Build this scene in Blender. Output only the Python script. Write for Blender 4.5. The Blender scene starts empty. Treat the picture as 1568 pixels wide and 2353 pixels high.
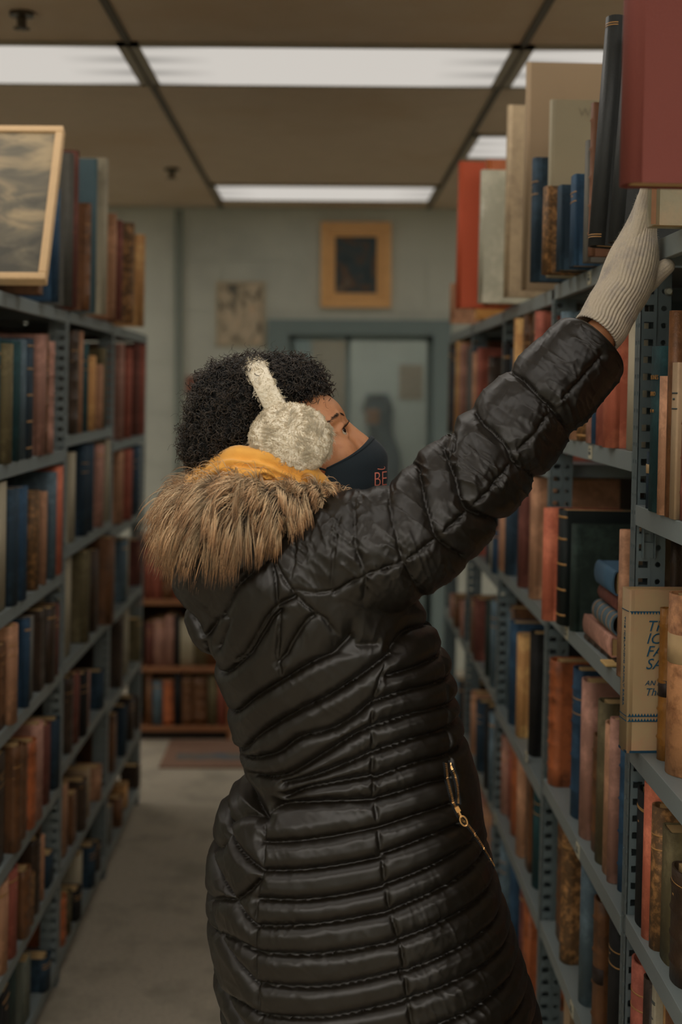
import bpy, bmesh, math, random
import numpy as np
from mathutils import Vector, Matrix
from mathutils.bvhtree import BVHTree
R = random.Random(7)
NR = np.random.default_rng(5)
PI = math.pi
SC = bpy.context.scene
COL = SC.collection
# ------------------------------------------------------------------ camera
ZC = 1.68
F = 3268.0
PPX, PPY = 784.0, 970.0            # principal point in the photograph (window is shifted)
PITCH = math.atan(80 / F); YAW = math.atan(39 / F); ROLL = math.radians(0.3)
_f = Vector((math.sin(YAW) * math.cos(PITCH), math.cos(YAW) * math.cos(PITCH), -math.sin(PITCH)))
_r = Vector((math.cos(YAW), -math.sin(YAW), 0))
_u = _r.cross(_f)
CR = _r * math.cos(ROLL) + _u * math.sin(ROLL)
CU = -_r * math.sin(ROLL) + _u * math.cos(ROLL)
CF = _f
CO = Vector((0, 0, ZC))
cam = bpy.data.cameras.new('camera'); camo = bpy.data.objects.new('camera', cam); COL.objects.link(camo)
m = Matrix((CR, CU, -CF)).transposed().to_4x4(); m.translation = CO
camo.matrix_world = m
cam.sensor_fit = 'VERTICAL'; cam.sensor_height = 36; cam.sensor_width = 24
cam.lens = F / 2353 * 36
cam.shift_y = -(1176.5 - PPY) / 2353
cam.clip_start = 0.05
cam.dof.use_dof = True; cam.dof.focus_distance = 2.12; cam.dof.aperture_fstop = 3.2
SC.camera = camo
SC.view_settings.view_transform = 'Standard'; SC.view_settings.look = 'None'
SC.view_settings.gamma = 1; SC.view_settings.use_curve_mapping = False
SC.view_settings.exposure = 0.0
SC.cycles.max_bounces = 9; SC.cycles.diffuse_bounces = 7; SC.cycles.glossy_bounces = 3
SC.cycles.use_denoising = True
W = bpy.data.worlds.new('world'); SC.world = W; W.use_nodes = True
W.node_tree.nodes['Background'].inputs[0].default_value = (0.55, 0.75, 0.85, 1)
W.node_tree.nodes['Background'].inputs[1].default_value = 0.05
LAMP_SEEN = 0.62        # panels in the picture
FILL_ROOM = 2.3  # unseen fill panels added overhead
FILL_BACK = 8.5         # unseen panels added as fill behind the camera
FILL_SIDE = 6.0  # unseen fill panels added over the side aisles and past the door
KALB = 1.6

def ray(px, py):
    return CF + CR * ((px - PPX) / F) - CU * ((py - PPY) / F)
def P(px, py, D):
    d = ray(px, py); return CO + d * (D / d.y)
def proj(v):
    q = Vector(v) - CO; z = q.dot(CF)
    return PPX + F * q.dot(CR) / z, PPY - F * q.dot(CU) / z
def proj_np(V):
    q = V - np.array(CO); z = q @ np.array(CF)
    return PPX + F * (q @ np.array(CR)) / z, PPY - F * (q @ np.array(CU)) / z
def P_np(px, py, D):
    px = np.asarray(px, float); py = np.asarray(py, float); D = np.asarray(D, float)
    d = np.array(CF) + np.multiply.outer((px - PPX) / F, np.array(CR)) - np.multiply.outer((py - PPY) / F, np.array(CU))
    return np.array(CO) + d * (D / d[..., 1])[..., None]

# ------------------------------------------------------------------ materials
def lin(c, ds=.0):
    return [((x / 255) / 12.92 if x / 255 <= .04045 else ((x / 255 + .055) / 1.055) ** 2.4) for x in c]
def alb(c, k=None):
    return [min(.86, x * (k or KALB)) for x in lin(c)]
def nd(t, typ, **kw):
    n = t.nodes.new(typ)
    for k, v in kw.items():
        if isinstance(k, str) and hasattr(n, k): setattr(n, k, v)
    return n
def mat(name, rgb, rough=.6, k=None, noise=.25, scale=40, bump=.0, bscale=None, spec=.35, metal=0., sheen=0., rnd=0., stretch=None, c2=None, c2scale=6, coat=0):
    if name in bpy.data.materials: return bpy.data.materials[name]
    M = bpy.data.materials.new(name); M.use_nodes = True; t = M.node_tree; b = t.nodes['Principled BSDF']
    L = t.links.new
    tc = nd(t, 'ShaderNodeTexCoord'); mp = nd(t, 'ShaderNodeMapping'); L(tc.outputs['Object'], mp.inputs[0])
    if stretch: mp.inputs['Scale'].default_value = stretch
    n = nd(t, 'ShaderNodeTexNoise'); n.inputs['Scale'].default_value = scale; n.inputs['Detail'].default_value = 5
    L(mp.outputs[0], n.inputs['Vector'])
    a = alb(rgb, k)
    mx = nd(t, 'ShaderNodeMix', data_type='RGBA')
    lo = [x * (1 - noise) for x in a] + [1]; hi = [min(.88, x * (1 + noise)) for x in a] + [1]
    mx.inputs[6].default_value = lo; mx.inputs[7].default_value = hi
    L(n.outputs['Fac'], mx.inputs[0]); out = mx.outputs[2]
    if c2:
        n2 = nd(t, 'ShaderNodeTexNoise'); n2.inputs['Scale'].default_value = c2scale; n2.inputs['Detail'].default_value = 6; n2.inputs['Roughness'].default_value = .65
        L(mp.outputs[0], n2.inputs['Vector'])
        rp = nd(t, 'ShaderNodeMapRange'); rp.inputs[1].default_value = .48; rp.inputs[2].default_value = .66; L(n2.outputs['Fac'], rp.inputs[0])
        m2 = nd(t, 'ShaderNodeMix', data_type='RGBA'); L(rp.outputs[0], m2.inputs[0]); L(out, m2.inputs[6]); m2.inputs[7].default_value = alb(c2, k) + [1]
        out = m2.outputs[2]
    if rnd:
        oi = nd(t, 'ShaderNodeObjectInfo'); mr = nd(t, 'ShaderNodeMapRange'); mr.inputs[3].default_value = 1 - rnd; mr.inputs[4].default_value = 1 + rnd
        L(oi.outputs['Random'], mr.inputs[0]); hs = nd(t, 'ShaderNodeHueSaturation'); L(mr.outputs[0], hs.inputs['Value']); L(out, hs.inputs['Color']); out = hs.outputs[0]
    L(out, b.inputs['Base Color'])
    b.inputs['Roughness'].default_value = rough; b.inputs['Specular IOR Level'].default_value = spec; b.inputs['Metallic'].default_value = metal
    if sheen: b.inputs['Sheen Weight'].default_value = sheen; b.inputs['Sheen Roughness'].default_value = .4
    if coat: b.inputs['Coat Weight'].default_value = coat; b.inputs['Coat Roughness'].default_value = .25
    if bump:
        nb = nd(t, 'ShaderNodeTexNoise'); nb.inputs['Scale'].default_value = bscale or scale * 3; nb.inputs['Detail'].default_value = 4; L(mp.outputs[0], nb.inputs['Vector'])
        bp = nd(t, 'ShaderNodeBump'); bp.inputs['Strength'].default_value = bump; bp.inputs['Distance'].default_value = .002; L(nb.outputs['Fac'], bp.inputs['Height']); L(bp.outputs[0], b.inputs['Normal'])
    return M
def emis(name, rgb, s):
    M = bpy.data.materials.new(name); M.use_nodes = True; t = M.node_tree; t.nodes.clear()
    e = nd(t, 'ShaderNodeEmission'); o = nd(t, 'ShaderNodeOutputMaterial'); t.links.new(e.outputs[0], o.inputs[0])
    e.inputs[0].default_value = (*rgb, 1); e.inputs[1].default_value = s
    return M

# ------------------------------------------------------------------ objects
def tag(o, label=None, cat=None, group=None, kind=None):
    for k, v in (('label', label), ('category', cat), ('group', group), ('kind', kind)):
        if v: o[k] = v
    return o
def mesh(name, V, Fc, mt, parent=None, smooth=False, mw=None):
    me = bpy.data.meshes.new(name); me.from_pydata([tuple(v) for v in V], [], [tuple(f) for f in Fc]); me.update()
    return link(name, me, mt, parent, smooth, mw)
def link(name, me, mt, parent=None, smooth=False, mw=None):
    o = bpy.data.objects.new(name, me); COL.objects.link(o)
    if mt: me.materials.append(mt)
    if smooth: me.polygons.foreach_set('use_smooth', [True] * len(me.polygons))
    if parent: o.parent = parent
    elif mw is not None: o.matrix_world = mw
    return o
def npmesh(name, V, Q, mt, parent=None, smooth=True, attrs=None):
    """V (n,3) array, Q (m,k) array of polygons all with k corners"""
    me = bpy.data.meshes.new(name); V = np.asarray(V, np.float32); Q = np.asarray(Q, np.int32)
    me.vertices.add(len(V)); me.vertices.foreach_set('co', V.ravel())
    k = Q.shape[1]; me.loops.add(Q.size); me.loops.foreach_set('vertex_index', Q.ravel())
    me.polygons.add(len(Q)); me.polygons.foreach_set('loop_start', np.arange(0, Q.size, k, dtype=np.int32))
    me.update(calc_edges=True)
    for an, arr in (attrs or {}).items():
        a = me.attributes.new(an, 'FLOAT', 'POINT'); a.data.foreach_set('value', np.asarray(arr, np.float32))
    return link(name, me, mt, parent, smooth)
def empty(name, M, label, cat, group=None):
    o = bpy.data.objects.new(name, None); COL.objects.link(o); o.empty_display_size = .05; o.matrix_world = M
    return tag(o, label, cat, group)
class MB:
    def __init__(s): s.V = []; s.F = []
    def box(s, x0, x1, y0, y1, z0, z1, M=None):
        i = len(s.V)
        for z in (z0, z1):
            for x, y in ((x0, y0), (x1, y0), (x1, y1), (x0, y1)):
                v = Vector((x, y, z)); s.V.append(M @ v if M else v)
        s.F += [(i, i+3, i+2, i+1), (i+4, i+5, i+6, i+7), (i, i+1, i+5, i+4), (i+1, i+2, i+6, i+5), (i+2, i+3, i+7, i+6), (i+3, i, i+4, i+7)]
        return s
    def cyl(s, p, q, r, n=12, r2=None):
        p = Vector(p); q = Vector(q); a = (q - p).normalized(); e = a.orthogonal().normalized(); g = a.cross(e); i = len(s.V)
        r2 = r if r2 is None else r2
        for c, rr in ((p, r), (q, r2)):
            for k in range(n):
                t = 2 * PI * k / n; s.V.append(c + (e * math.cos(t) + g * math.sin(t)) * rr)
        s.F += [(i+k, i+(k+1) % n, i+n+(k+1) % n, i+n+k) for k in range(n)] + [tuple(range(i+n-1, i-1, -1)), tuple(range(i+n, i+2*n))]
        return s
    def build(s, name, mt, parent=None, smooth=False, mw=None, bevel=0):
        o = mesh(name, s.V, s.F, mt, parent, smooth, mw)
        if bevel:
            b = o.modifiers.new('bevel', 'BEVEL'); b.width = bevel; b.segments = 2; b.limit_method = 'ANGLE'
        return o

# ------------------------------------------------------------------ room
CH = ZC + 1.06; BW = 8.42
M_wall = mat('painted_block', (113, 115, 108), .75, k=3.0, noise=.08, scale=3, bump=.15, bscale=60, c2=(104, 106, 100), c2scale=1.5)
M_ceil = mat('ceiling_tile', (98, 88, 76), .9, k=4.6, noise=.1, scale=8, bump=.3, bscale=120, c2=(94, 82, 68), c2scale=1.2)
M_tbar = mat('ceiling_tee', (66, 60, 50), .6, noise=.05)
M_floor = mat('carpet', (86, 81, 72), .95, k=4.6, noise=.35, scale=90, bump=.8, bscale=400, c2=(74, 70, 62), c2scale=5)
M_frame = mat('door_frame_paint', (68, 78, 78), .45, k=2.9, noise=.06, scale=5)
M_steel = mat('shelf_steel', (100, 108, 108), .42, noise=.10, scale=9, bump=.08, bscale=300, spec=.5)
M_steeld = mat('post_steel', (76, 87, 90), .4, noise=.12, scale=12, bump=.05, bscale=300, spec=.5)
M_back = mat('dark_brown_backing', (60, 46, 32), .8, noise=.3, scale=5, stretch=(1, 1, 8))
def struct(name, mb, mt):
    return tag(mb.build(name, mt), kind='structure')
struct('floor', MB().box(-3.6, 3.6, -3, 10.6, -.05, 0), M_floor)
cl = struct('ceiling', MB().box(-3.6, 3.6, -3, 10.6, CH, CH + .05), M_ceil)
tb = MB()
for k in range(-3, 4): tb.box(.61 + 1.22 * (k - 1) - .012, .61 + 1.22 * (k - 1) + .012, -3, BW, CH - .006, CH + .001)
tag(tb.build('ceiling_tees', M_tbar, cl), None)
struct('wall_left', MB().box(-3.7, -3.6, -3, 10.6, 0, CH), M_wall)
struct('wall_right', MB().box(3.6, 3.7, -3, 10.6, 0, CH), M_wall)
struct('wall_front', MB().box(-3.7, 3.7, -3.1, -3, 0, CH), M_wall)
struct('wall_far', MB().box(-3.7, 3.7, 10.6, 10.7, 0, CH), M_wall)
# back wall of big blocks with the doorway cut out
dx0 = P(632, 800, BW).x; dx1 = P(1018, 800, BW).x; dz = P(800, 752, BW).z
wb = MB()
z = 0; row = 0
def wallbox(x0, x1, z0, z1):
    if x1 - x0 > .004: wb.box(x0, x1, BW + R.uniform(0, .002), BW + .12, z0, z1)
HB = .303
while z < CH - .01:
    z1 = min(CH, z + HB); x = -3.6 - (row % 2) * .6
    while x < 3.6:
        x1 = x + 1.2; a, b = max(x, -3.6), min(x1, 3.6)
        segs = [(a, b, z, z1)]
        if z < dz:
            segs = [(a, min(b, dx0), z, z1), (max(a, dx1), b, z, z1)]
            if z1 > dz: segs += [(max(a, dx0), min(b, dx1), dz, z1)]
        for s0, s1, q0, q1 in segs:
            if s1 - s0 > .02: wallbox(s0 + .003, s1 - .003, q0 + .003, q1 - .003)
        x = x1
    z = z1; row += 1
wb.box(-3.6, dx0, BW + .006, BW + .11, 0, CH); wb.box(dx1, 3.6, BW + .006, BW + .11, 0, CH); wb.box(dx0, dx1, BW + .006, BW + .11, dz, CH)
wbk = struct('wall_back', wb, M_wall)
px_ = P(411, 700, BW).x
MB().box(px_ - .022, px_ + .022, BW - .02, BW, 0.3, CH - .02).build('wall_conduit', mat('conduit_paint', (98, 105, 98), .6), wbk)
# door frame
fr = MB(); fw = .105
o0 = P(616, 800, BW).x; o1 = P(1036, 800, BW).x; oz = P(800, 735, BW).z
for a, b, c, d in ((o0, o0 + fw + .02, 0, oz - .0902), (o1 - fw, o1, 0, oz - .0902), (o0, o1, oz - .09, oz)):
    fr.box(a, b, BW - .035, BW + .16, c, d)
D1 = struct('door_1', fr, M_frame)
# glazed door leaf: stiles, rails and pane
ix0, ix1, iz = o0 + fw + .02, o1 - fw, oz - .09
lf = MB()
for a, b, c, d in ((ix0, ix0 + .03, .02, iz), (ix1 - .03, ix1, .02, iz), (ix0, ix1, iz - .03, iz), (ix0, ix1, .02, .5), (P(800, 800, BW).x - .012, P(800, 800, BW).x + .016, .5, iz)):
    lf.box(a, b, BW + .05, BW + .09, c, d)
lf.build('door_leaf', M_frame, D1)
gm = bpy.data.materials.new('pane_glass'); gm.use_nodes = True
g = gm.node_tree.nodes['Principled BSDF']; g.inputs['Transmission Weight'].default_value = .92; g.inputs['Roughness'].default_value = .08; g.inputs['IOR'].default_value = 1.3; g.inputs['Base Color'].default_value = (.8, .88, .88, 1)
MB().box(ix0 + .03, ix1 - .03, BW + .068, BW + .072, .5, iz - .03).build('door_pane', gm, D1)
hd = MB().cyl((ix1 - .05, BW + .04, 1.0), (ix1 - .05, BW + .0, 1.0), .02).cyl((ix1 - .05, BW + .0, 1.0), (ix1 - .05, BW - .02, 1.0), .032)
hd.build('door_handle', mat('brass', (150, 120, 70), .3, metal=.9), D1, True)
# room beyond
def thing_mesh(name, mb, mt, label, cat, group=None, smooth=False, bevel=0):
    return tag(mb.build(name, mt, smooth=smooth, bevel=bevel), label, cat, group)
D2 = 10.555
def rb(px0, px1, py0, py1, D, th=.04):
    a = P(px0, py0, D); b = P(px1, py1, D); return a.x, b.x, D, D + th, b.z, a.z
# ceiling lights
M_lf = mat('light_frame', (120, 112, 98), .5, noise=.03)
def lampmat(name, s):
    M = bpy.data.materials.new(name); M.use_nodes = True; t = M.node_tree; t.nodes.clear(); L = t.links.new
    tc = nd(t, 'ShaderNodeTexCoord'); sp = nd(t, 'ShaderNodeSeparateXYZ'); L(tc.outputs['Object'], sp.inputs[0])
    # three tubes behind the prismatic lens
    w = nd(t, 'ShaderNodeMath', operation='MULTIPLY'); w.inputs[1].default_value = 2 * PI / .19; L(sp.outputs['Y'], w.inputs[0])
    s1 = nd(t, 'ShaderNodeMath', operation='COSINE'); L(w.outputs[0], s1.inputs[0])
    ab = nd(t, 'ShaderNodeMath', operation='ABSOLUTE'); L(sp.outputs['X'], ab.inputs[0])
    mr = nd(t, 'ShaderNodeMapRange'); mr.inputs[1].default_value = .36; mr.inputs[2].default_value = .60; mr.inputs[3].default_value = 0; mr.inputs[4].default_value = .22; L(ab.outputs[0], mr.inputs[0])
    mu = nd(t, 'ShaderNodeMath', operation='MULTIPLY'); L(s1.outputs[0], mu.inputs[0]); L(mr.outputs[0], mu.inputs[1])
    m2 = nd(t, 'ShaderNodeMath', operation='ADD'); L(mu.outputs[0], m2.inputs[0]); m2.inputs[1].default_value = 1.0
    m4 = nd(t, 'ShaderNodeMath', operation='SUBTRACT'); L(m2.outputs[0], m4.inputs[0]); L(mr.outputs[0], m4.inputs[1])
    m3 = nd(t, 'ShaderNodeMath', operation='MULTIPLY'); m3.inputs[1].default_value = s; L(m4.outputs[0], m3.inputs[0])
    e = nd(t, 'ShaderNodeEmission'); e.inputs[0].default_value = (1.0, .94, .86, 1); L(m3.outputs[0], e.inputs[1])
    o = nd(t, 'ShaderNodeOutputMaterial'); L(e.outputs[0], o.inputs[0]); return M
M_l1 = lampmat('lit_diffuser', LAMP_SEEN); M_l2 = lampmat('fill_diffuser_room', FILL_ROOM); M_l4 = lampmat('fill_diffuser_behind', FILL_BACK)
def light(x, y, mt, label, group=None):
    t = empty('ceiling_light', Matrix.Translation((x, y, CH)), label, 'ceiling light', group)
    f = MB()
    for a in ((-.605, .605, -.30, -.275), (-.605, .605, .275, .30), (-.605, -.575, -.30, .30), (.575, .605, -.30, .30)): f.box(*a, -.012, .0)
    f.build('frame', M_lf, t)
    MB().box(-.58, .58, -.28, .28, -.010, -.004).build('diffuser', mt, t)
light(0, 4.705, M_l1, 'lit fluorescent ceiling panel, largest whole one, above the aisle')
light(-1.22, 4.705, M_l1, 'lit ceiling panel cut off by the picture edge above the landscape picture')
light(1.22, 4.705, M_l1, 'lit ceiling panel behind the tall brown board on the shelf top')
light(0, 7.755, M_l1, 'small far lit ceiling panel just above the back wall')
light(1.22, 6.235, M_l1, 'far lit ceiling panel showing above the orange red folio')
for x in (-2.44, -1.22, 0, 1.22, 2.44):  # unseen panel rows added to brighten the aisle and the figure
    for y in (-2.0, -.17, 1.66, 3.18):
        if y > 3 and abs(x) > 2: continue
        light(x, y, M_l4 if y < 0 else M_l2, f"added ceiling fill panel outside the picture, {['farthest', 'third', 'second', 'nearest'][(-2.0, -.17, 1.66, 3.18).index(y)]} row behind the aisle view, {['first', 'second', 'third', 'fourth', 'fifth'][round((x + 2.44) / 1.22)]} across", 'added fill panels outside the picture')
# gap in the ceiling beside the light, sprinklers
def sprinkler(px, py, label):
    D = F * 1.06 / (890 - py) ; p = P(px, py, D)
    s = MB().cyl((p.x, D, CH), (p.x, D, CH - .012), .035, 20).cyl((p.x, D, CH - .012), (p.x, D, CH - .045), .009)
    for k in range(8):
        a = k * PI / 4; s.box(-.004, .024, -.0035, .0035, -.048, -.045, Matrix.Translation((p.x, D, CH)) @ Matrix.Rotation(a, 4, 'Z'))
    s.box(p.x - .013, p.x - .010, D - .003, D + .003, CH - .046, CH - .012); s.box(p.x + .010, p.x + .013, D - .003, D + .003, CH - .046, CH - .012)
    thing_mesh('sprinkler_head', s, mat('sprinkler_metal', (60, 52, 40), .4, metal=.6), label, 'sprinkler')
M_l3 = lampmat('fill_diffuser_side', FILL_SIDE)
for x in (-3.05, -2.44, 2.44, 3.05):  # unseen side panels added to brighten the far end and ceiling
    for y in (4.705, 6.235, 7.755):
        if (abs(x) > 3) == (y == 6.235): light(x if abs(x) < 3 else math.copysign(2.44, x), y, M_l3, f"added ceiling fill panel over the aisle {'west' if x < 0 else 'east'} of the picture, {['near', 'middle', 'far'][(4.705, 6.235, 7.755).index(y)]} one", 'added fill panels over the neighbouring aisles')
light(.3, 9.5, M_l3, 'added ceiling fill panel in the room beyond the doorway, outside the picture')  # unseen panel added to light the space past the glazed door
sprinkler(50, 40, 'small metal sprinkler head on the ceiling nearest the camera')
sprinkler(395, 392, 'dark sprinkler head on the ceiling before the far wall')

# ------------------------------------------------------------------ things on and beyond the back wall
def picture(name, px0, px1, py0, py1, bw, mf, mp, label, cat, depth=.035):
    a = P(px0, py0, BW - depth); b = P(px1, py1, BW - depth); cx, cz = (a.x + b.x) / 2, b.z
    w, h = (b.x - a.x) / 2, a.z - b.z
    t = empty(name, Matrix.Translation((cx, BW - .001, cz)), label, cat)
    if mf:
        f = MB()
        for i, (d0, o) in enumerate(((depth, 0), (depth * .75, bw * .45), (depth * .55, bw * .8))):
            e = bw * (.45, .35, .2)[i]
            f.box(-w + o, w - o, -d0, 0, h - o - e, h - o).box(-w + o, w - o, -d0, 0, o, o + e).box(-w + o, -w + o + e, -d0, 0, o + e, h - o - e).box(w - o - e, w - o, -d0, 0, o + e, h - o - e)
        f.build('frame', mf, t, bevel=.004)
    MB().box(-w + bw * .9, w - bw * .9, -.012, 0, bw * .9, h - bw * .9).build('canvas', mp, t)
    return t
def art(name, stops, scale, sc=(1, 1, 1), seed=0., dist=1.5):
    M = bpy.data.materials.new(name); M.use_nodes = True; t = M.node_tree; b = t.nodes['Principled BSDF']; L = t.links.new
    tc = nd(t, 'ShaderNodeTexCoord'); mp = nd(t, 'ShaderNodeMapping'); mp.inputs['Scale'].default_value = sc; mp.inputs['Location'].default_value = (seed, seed, seed); L(tc.outputs['Object'], mp.inputs[0])
    n = nd(t, 'ShaderNodeTexNoise'); n.inputs['Scale'].default_value = scale; n.inputs['Detail'].default_value = 6; n.inputs['Distortion'].default_value = dist; L(mp.outputs[0], n.inputs['Vector'])
    cr = nd(t, 'ShaderNodeValToRGB'); L(n.outputs['Fac'], cr.inputs[0]); e = cr.color_ramp.elements
    e[0].position, e[0].color = stops[0][0], (*alb(stops[0][1]), 1); e[1].position, e[1].color = stops[-1][0], (*alb(stops[-1][1]), 1)
    for p, c in stops[1:-1]:
        x = e.new(p); x.color = (*alb(c), 1)
    L(cr.outputs[0], b.inputs['Base Color']); b.inputs['Roughness'].default_value = .6; return M
M_gold = mat('gilt_frame', (178, 136, 84), .4, noise=.15, scale=20, spec=.6, bump=.2)
picture('framed_painting', 738, 899, 509, 707, .085, M_gold,
        art('dark_painting', [(.3, (24, 34, 38)), (.48, (38, 52, 56)), (.58, (70, 50, 34)), (.68, (84, 76, 66))], 5, seed=2), 'dark oil painting in a wide gold frame on the back wall', 'painting')
picture('poster', 497, 609, 646, 796, .02, mat('poster_mount', (150, 140, 120), .7), art('faded_poster', [(.36, (74, 72, 64)), (.47, (140, 128, 108)), (.6, (158, 144, 124)), (.7, (160, 120, 78))], 9, (1, 1, .6), 5), 'small pale poster with faded figures hung left of the doorway', 'poster', .012)
picture('small_picture', 428, 474, 864, 905, .02, mat('small_mount', (110, 66, 52), .7), art('red_print', [(.4, (120, 70, 54)), (.7, (90, 74, 64))], 9, seed=9), 'small reddish picture on the back wall just above the curly hair', 'picture', .012)
# beyond the doorway
thing_mesh('display_board', MB().box(*rb(716, 800, 745, 1500, D2, .04)), mat('beige_panel', (116, 104, 86), .8), 'beige upright board seen through the doorway above the forehead', 'panel')
thing_mesh('cabinet', MB().box(*rb(655, 712, 765, 1500, D2 - .1, .13)), M_frame, 'dark grey blue cupboard edge seen through the doorway', 'cupboard')
thing_mesh('notice_sheet', MB().box(*rb(918, 972, 838, 918, D2 + .034, .01)), mat('notice_paper', (126, 112, 94), .8), 'beige paper sheet pinned on the wall beyond the doorway', 'paper')
tag_c = MB()
for k in range(14):
    a = k / 13
    cx, cy, rx = 868 + 22 * a, 905 + 240 * a, 26 + 16 * a + 5 * math.sin(k)
    p = P(cx, cy, D2 - .03); q = P(cx + rx, cy, D2 - .03); w_ = q.x - p.x
    for j in range(16):
        t_ = 2 * PI * j / 16; tag_c.V.append(Vector((p.x + w_ * math.cos(t_) * (1 + .12 * math.sin(3 * t_)), D2 - .03 + .07 * math.sin(t_), p.z)))
tag_c.F = [(k * 16 + j, k * 16 + (j + 1) % 16, k * 16 + 16 + (j + 1) % 16, k * 16 + 16 + j) for k in range(13) for j in range(16)] + [tuple(range(15, -1, -1)), tuple(range(208, 224))]
thing_mesh('hanging_coat', tag_c, mat('slate_cloth', (52, 64, 68), .9), 'dark slate coat hanging beyond the doorway below the brown bag', 'coat', smooth=True)
bg = P(856, 958, D2 - .2)
bagm = MB().box(bg.x - .05, bg.x + .05, bg.y - .05, bg.y, bg.z - .055, bg.z + .05).box(bg.x - .052, bg.x + .052, bg.y - .056, bg.y + .0, bg.z + .0, bg.z + .056)
bg_t = tag(bagm.build('shoulder_bag', mat('brown_bag', (100, 62, 26), .5), bevel=.012), 'small brown leather bag hanging on a dark strap beyond the doorway', 'bag')
sm = MB()
for k in range(10):
    a0, a1 = PI * k / 10, PI * (k + 1) / 10
    sm.cyl((bg.x + .06 + .09 * math.cos(a0) - .03, bg.y, bg.z + .03 + .12 * math.sin(a0)), (bg.x + .06 + .09 * math.cos(a1) - .03, bg.y, bg.z + .03 + .12 * math.sin(a1)), .016, 8)
tag(MB().cyl((bg.x + .03, 10.6, bg.z + .150), (bg.x + .03, bg.y - .01, bg.z + .150), .009).build('wall_hook', mat('hook_metal', (50, 50, 48), .4)), 'dark metal coat hook carrying the brown bag beyond the doorway', 'hook')
so = sm.build('strap', mat('dark_strap', (30, 36, 38), .7), bg_t, True)
# ------------------------------------------------------------------ racks
LEAN = math.radians(.8)
MR = {'R': Matrix.Translation((.515, 0, ZC)) @ Matrix.Rotation(LEAN, 4, 'Y'), 'L': Matrix.Translation((-.715, 0, ZC)) @ Matrix.Rotation(LEAN, 4, 'Y')}
SG = {'R': 1, 'L': -1}
POST = {'R': [1.44, 2.34, 3.22, 4.10, 4.98, 5.86], 'L': [3.09, 3.96, 4.83, 5.70]}
ZS = {('R', 0): [.232, -.190, -.580, -.868, -1.18, -1.55], ('R', 1): [.232, -.105, -.490, -.885, -1.21, -1.56],
      ('R', 2): [.225, -.172, -.512, -.915, -1.215, -1.56], ('R', 3): [.222, -.172, -.55, -.885, -1.215, -1.56], ('R', 4): [.220, -.18, -.57, -.90, -1.23, -1.56],
      ('L', 0): [.208, -.176, -.512, -.785, -1.105, -1.36, -1.61], ('L', 1): [.21, -.137, -.452, -.78, -1.06, -1.36, -1.60],
      ('L', 2): [.205, -.19, -.492, -.79, -1.085, -1.37, -1.6]}
def plate(mb, O, ux, uy, w, z0, z1, cols, pitch, th=.0018):
    """punched sheet: O at its foot, ux across, uy thickness direction; cols = (x centre, half cell, shape, rx, rz)"""
    O, ux, uy = Vector(O), Vector(ux), Vector(uy); n = int((z1 - z0) / pitch); up = Vector((0, 0, 1))
    for (xc, hc, shp, rx, rz) in cols:
        for k in range(n):
            zc = z0 + (k + .5) * pitch; hz = pitch / 2
            ang = [math.atan2(sz * hz, sx * hc) for sx, sz in ((1, 1), (-1, 1), (-1, -1), (1, -1))] + [0, PI / 2, PI, -PI / 2]
            if shp == 'o': ang += [PI / 4 * j + PI / 8 for j in range(8)]
            else: ang += [math.atan2(sz * rz, sx * rx) for sx, sz in ((1, 1), (-1, 1), (-1, -1), (1, -1))]
            ang = sorted(set(round(a % (2 * PI), 5) for a in ang)); m_ = len(ang); i = len(mb.V)
            for dy in (0, th):
                for a in ang:
                    c, s = math.cos(a), math.sin(a); t = min(hc / abs(c) if abs(c) > 1e-6 else 9, hz / abs(s) if abs(s) > 1e-6 else 9)
                    mb.V.append(O + ux * (xc + c * t) + up * (zc + s * t) + uy * dy)
                for a in ang:
                    c, s = math.cos(a), math.sin(a)
                    if shp == 'o': q = (rx * c, rz * s)
                    else:
                        t = min(rx / abs(c) if abs(c) > 1e-6 else 9, rz / abs(s) if abs(s) > 1e-6 else 9); q = (c * t, s * t)
                    mb.V.append(O + ux * (xc + q[0]) + up * (zc + q[1]) + uy * dy)
            for j in range(m_):
                a, b = j, (j + 1) % m_
                mb.F.append((i + a, i + b, i + m_ + b, i + m_ + a)); mb.F.append((i + 2*m_ + b, i + 2*m_ + a, i + 3*m_ + a, i + 3*m_ + b))
                mb.F.append((i + m_ + a, i + m_ + b, i + 3*m_ + b, i + 3*m_ + a))
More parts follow.
